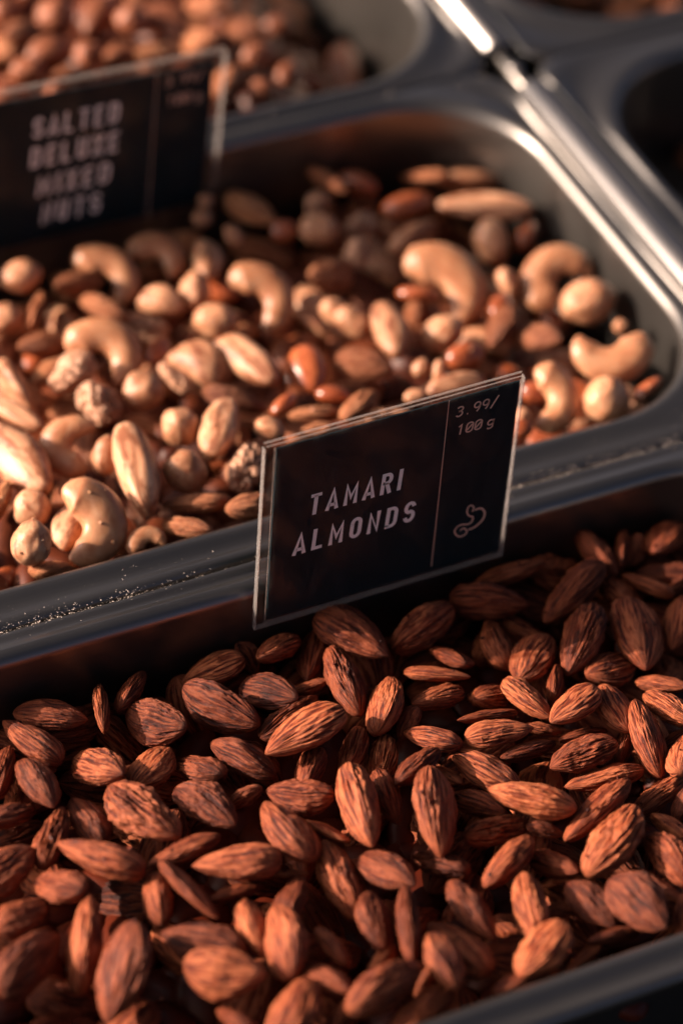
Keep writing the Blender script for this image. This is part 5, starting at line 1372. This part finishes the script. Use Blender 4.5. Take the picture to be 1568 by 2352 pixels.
buried shaded brown almond lying level, in the dark pan, past the divider bar, leftmost
buried shaded brown almond lying level, in the dark pan, past the divider bar, rightmost'''.split('\n')
for ln in DATA.strip().split('\n'):
    f=ln.split(); k=f[0]; li=int(f[1]); x,y,z,qw,qx,qy,qz,L,W,T=map(float,f[2:12]); gi=f[12]
    ms=MS['F'+k] if gi=='e' and 'F'+k in MS else MS[k]; h=int(abs(x*7.3+y*3.1+z*11)*10)%len(ms)
    o=link(NAMES[k][0],ms[h]); o.location=(x*MM,y*MM,z*MM); o.rotation_mode='QUATERNION'; o.rotation_quaternion=Quaternion((qw,qx,qy,qz)).normalized()
    o.scale=(L*MM,W*MM,T*MM)
    GR={'a':'almonds on top of the front pan','b':'almonds wedged below the top layer of the front pan','c':'nuts on top of the middle pan','d':'nuts wedged below the top layer of the middle pan','e':'nuts in the far pan','z':'nuts in the dark pan past the bar'}
    tag(o,LABELS[li],NAMES[k][1],GR[gi])
# deeper nuts that only close the gaps: joined low beds, one per pan
def bed(name,x0,x1,y0,y1,zf,n,kinds,step=13.0):
    src={'T':almond_fn(3,1,.08,0),'B':brazil_fn(2),'H':hazel_fn(2)}
    vs=[];fs=[]
    low={}
    for k in kinds:
        V=[];nu,nv=10,10
        for i in range(nu+1):
            t=.5-.5*math.cos(math.pi*i/nu)
            for j in range(nv): V.append(src[k](t,2*math.pi*j/nv)[:3])
        V=np.array(V); V=(V-(V.min(0)+V.max(0))/2)/(V.max(0)-V.min(0)); F=[(i*nv+j,i*nv+(j+1)%nv,(i+1)*nv+(j+1)%nv,(i+1)*nv+j) for i in range(nu) for j in range(nv)]
        low[k]=(V*{'T':(23,14,9),'B':(26,14,12),'H':(14,13,13)}[k],F)
    yy=y0
    while yy<y1:
        xx=x0
        while xx<x1:
            k=random.choice(kinds); V,F=low[k]
            q=Quaternion((0,0,1),random.uniform(0,6.28))@Quaternion((0,1,0),random.gauss(0,.35))@Quaternion((1,0,0),random.gauss(0,.5))
            mt=np.array(q.to_matrix()); X=xx+random.uniform(-3,3);Y=yy+random.uniform(-3,3); P=V@mt.T+np.array([X,Y,zf(X,Y)+random.uniform(-3,2)])
            b=len(vs); vs+=[tuple(p*MM) for p in P]; fs+=[tuple(i+b for i in g) for g in F]
            xx+=step
        yy+=step
    me=mesh(name,vs,fs); return link(name,me)
def sst(a,b,x): t=min(max((x-a)/(b-a),0),1); return t*t*(3-2*t)
b=bed('almond_bed',-255,-12,-138,-24,lambda x,y:-15.5+5*sst(-60,-150,y)-20,0,['T'],10.5); b.data.materials.append(M['almond']); tag(b,'deeper almonds seen only through gaps in the front pan','almonds',kind='stuff')
b=bed('mixed_nut_bed',-255,-14,28,150,lambda x,y:-7-11*sst(18,125,y)-5*math.exp(min(0,x)/10)*sst(30,60,y)-17,0,['T','B','H'],10.5); b.data.materials.append(M['almond_mixed']); tag(b,'deeper nuts seen only through gaps in the middle pan','nuts',kind='stuff')
b=bed('far_nut_bed',-190,-14,192,310,lambda x,y:-8-24*sst(-60,-12,x)-14,0,['T','B','H']); b.data.materials.append(M['almond_mixed']); tag(b,'deeper nuts seen only through gaps in the far pan','nuts',kind='stuff')

def grains(name,spots,m,label,cat):
    vs=[];fs=[]
    for x,y,z,r in spots:
        b=len(vs); q=Quaternion((random.random(),random.random(),random.random(),random.random())).normalized()
        for v in ((1,0,0),(-1,0,0),(0,1,0),(0,-1,0),(0,0,1),(0,0,-1)):
            p=q@Vector(v)*r*random.uniform(.6,1.3); vs.append(((x+p.x)*MM,(y+p.y)*MM,(z+p.z*.7)*MM))
        for f in ((0,2,4),(2,1,4),(1,3,4),(3,0,4),(2,0,5),(1,2,5),(3,1,5),(0,3,5)): fs.append(tuple(i+b for i in f))
    me=mesh(name,vs,fs,m,False); return tag(link(name,me),label,cat,kind='stuff')
g=random.gauss; u=random.uniform
sp=[]
for _ in range(1700):
    x=-235+210*random.random()**1.25
    if noise.noise(Vector((x*.13,0,0)))<random.uniform(-.6,.1): continue
    y=g(0,.9); sp.append((x,y,(-2.1 if abs(y)<.5 else -1.9+min(1.2,abs(y)*.5))+abs(g(0,.2)),abs(g(.055,.06))+.03))
for _ in range(260):
    x=u(-235,-5)
    if noise.noise(Vector((x*.05,4,0)))>-.1: sp.append((x,u(-9,12.5),u(-.9,-.1),abs(g(.04,.05))+.03))
for _ in range(60): sp.append((u(-200,-5),u(165.5,178),u(-.7,-.1),abs(g(.12,.08))+.05))
grains('rim_crumbs',sp,M['salt'],'fine salt and nut dust caught in the seam between the steel rims','crumbs')
def ray_down(x,y):
    ok,p,n,i,ob,mx=S.ray_cast(DG,Vector((x*MM,y*MM,.06)),Vector((0,0,-1))); return (p.z/MM) if ok and ob.name.split('.')[0] in HOST else None
bpy.context.view_layer.update(); DG=bpy.context.evaluated_depsgraph_get(); HOST={v[0] for v in NAMES.values()}|{'almond_bed','mixed_nut_bed'}
sp=[]
for _ in range(520):
    x,y=u(-235,-8),u(18,155); z=ray_down(x,y)
    if z is not None: sp.append((x,y,z+.1,abs(g(.25,.25))+.12))
grains('nut_crumbs',sp,M['hazelnut'],'small nut crumbs and salt sprinkled over the mixed nuts','crumbs')
sp=[]
for _ in range(420):
    x,y=u(-235,-8),u(-145,-16); z=ray_down(x,y)
    if z is not None: sp.append((x,y,z+.1,abs(g(.22,.3))+.1))
grains('almond_crumbs',sp,M['almond'],'small skin flakes scattered over the dark almonds','crumbs')
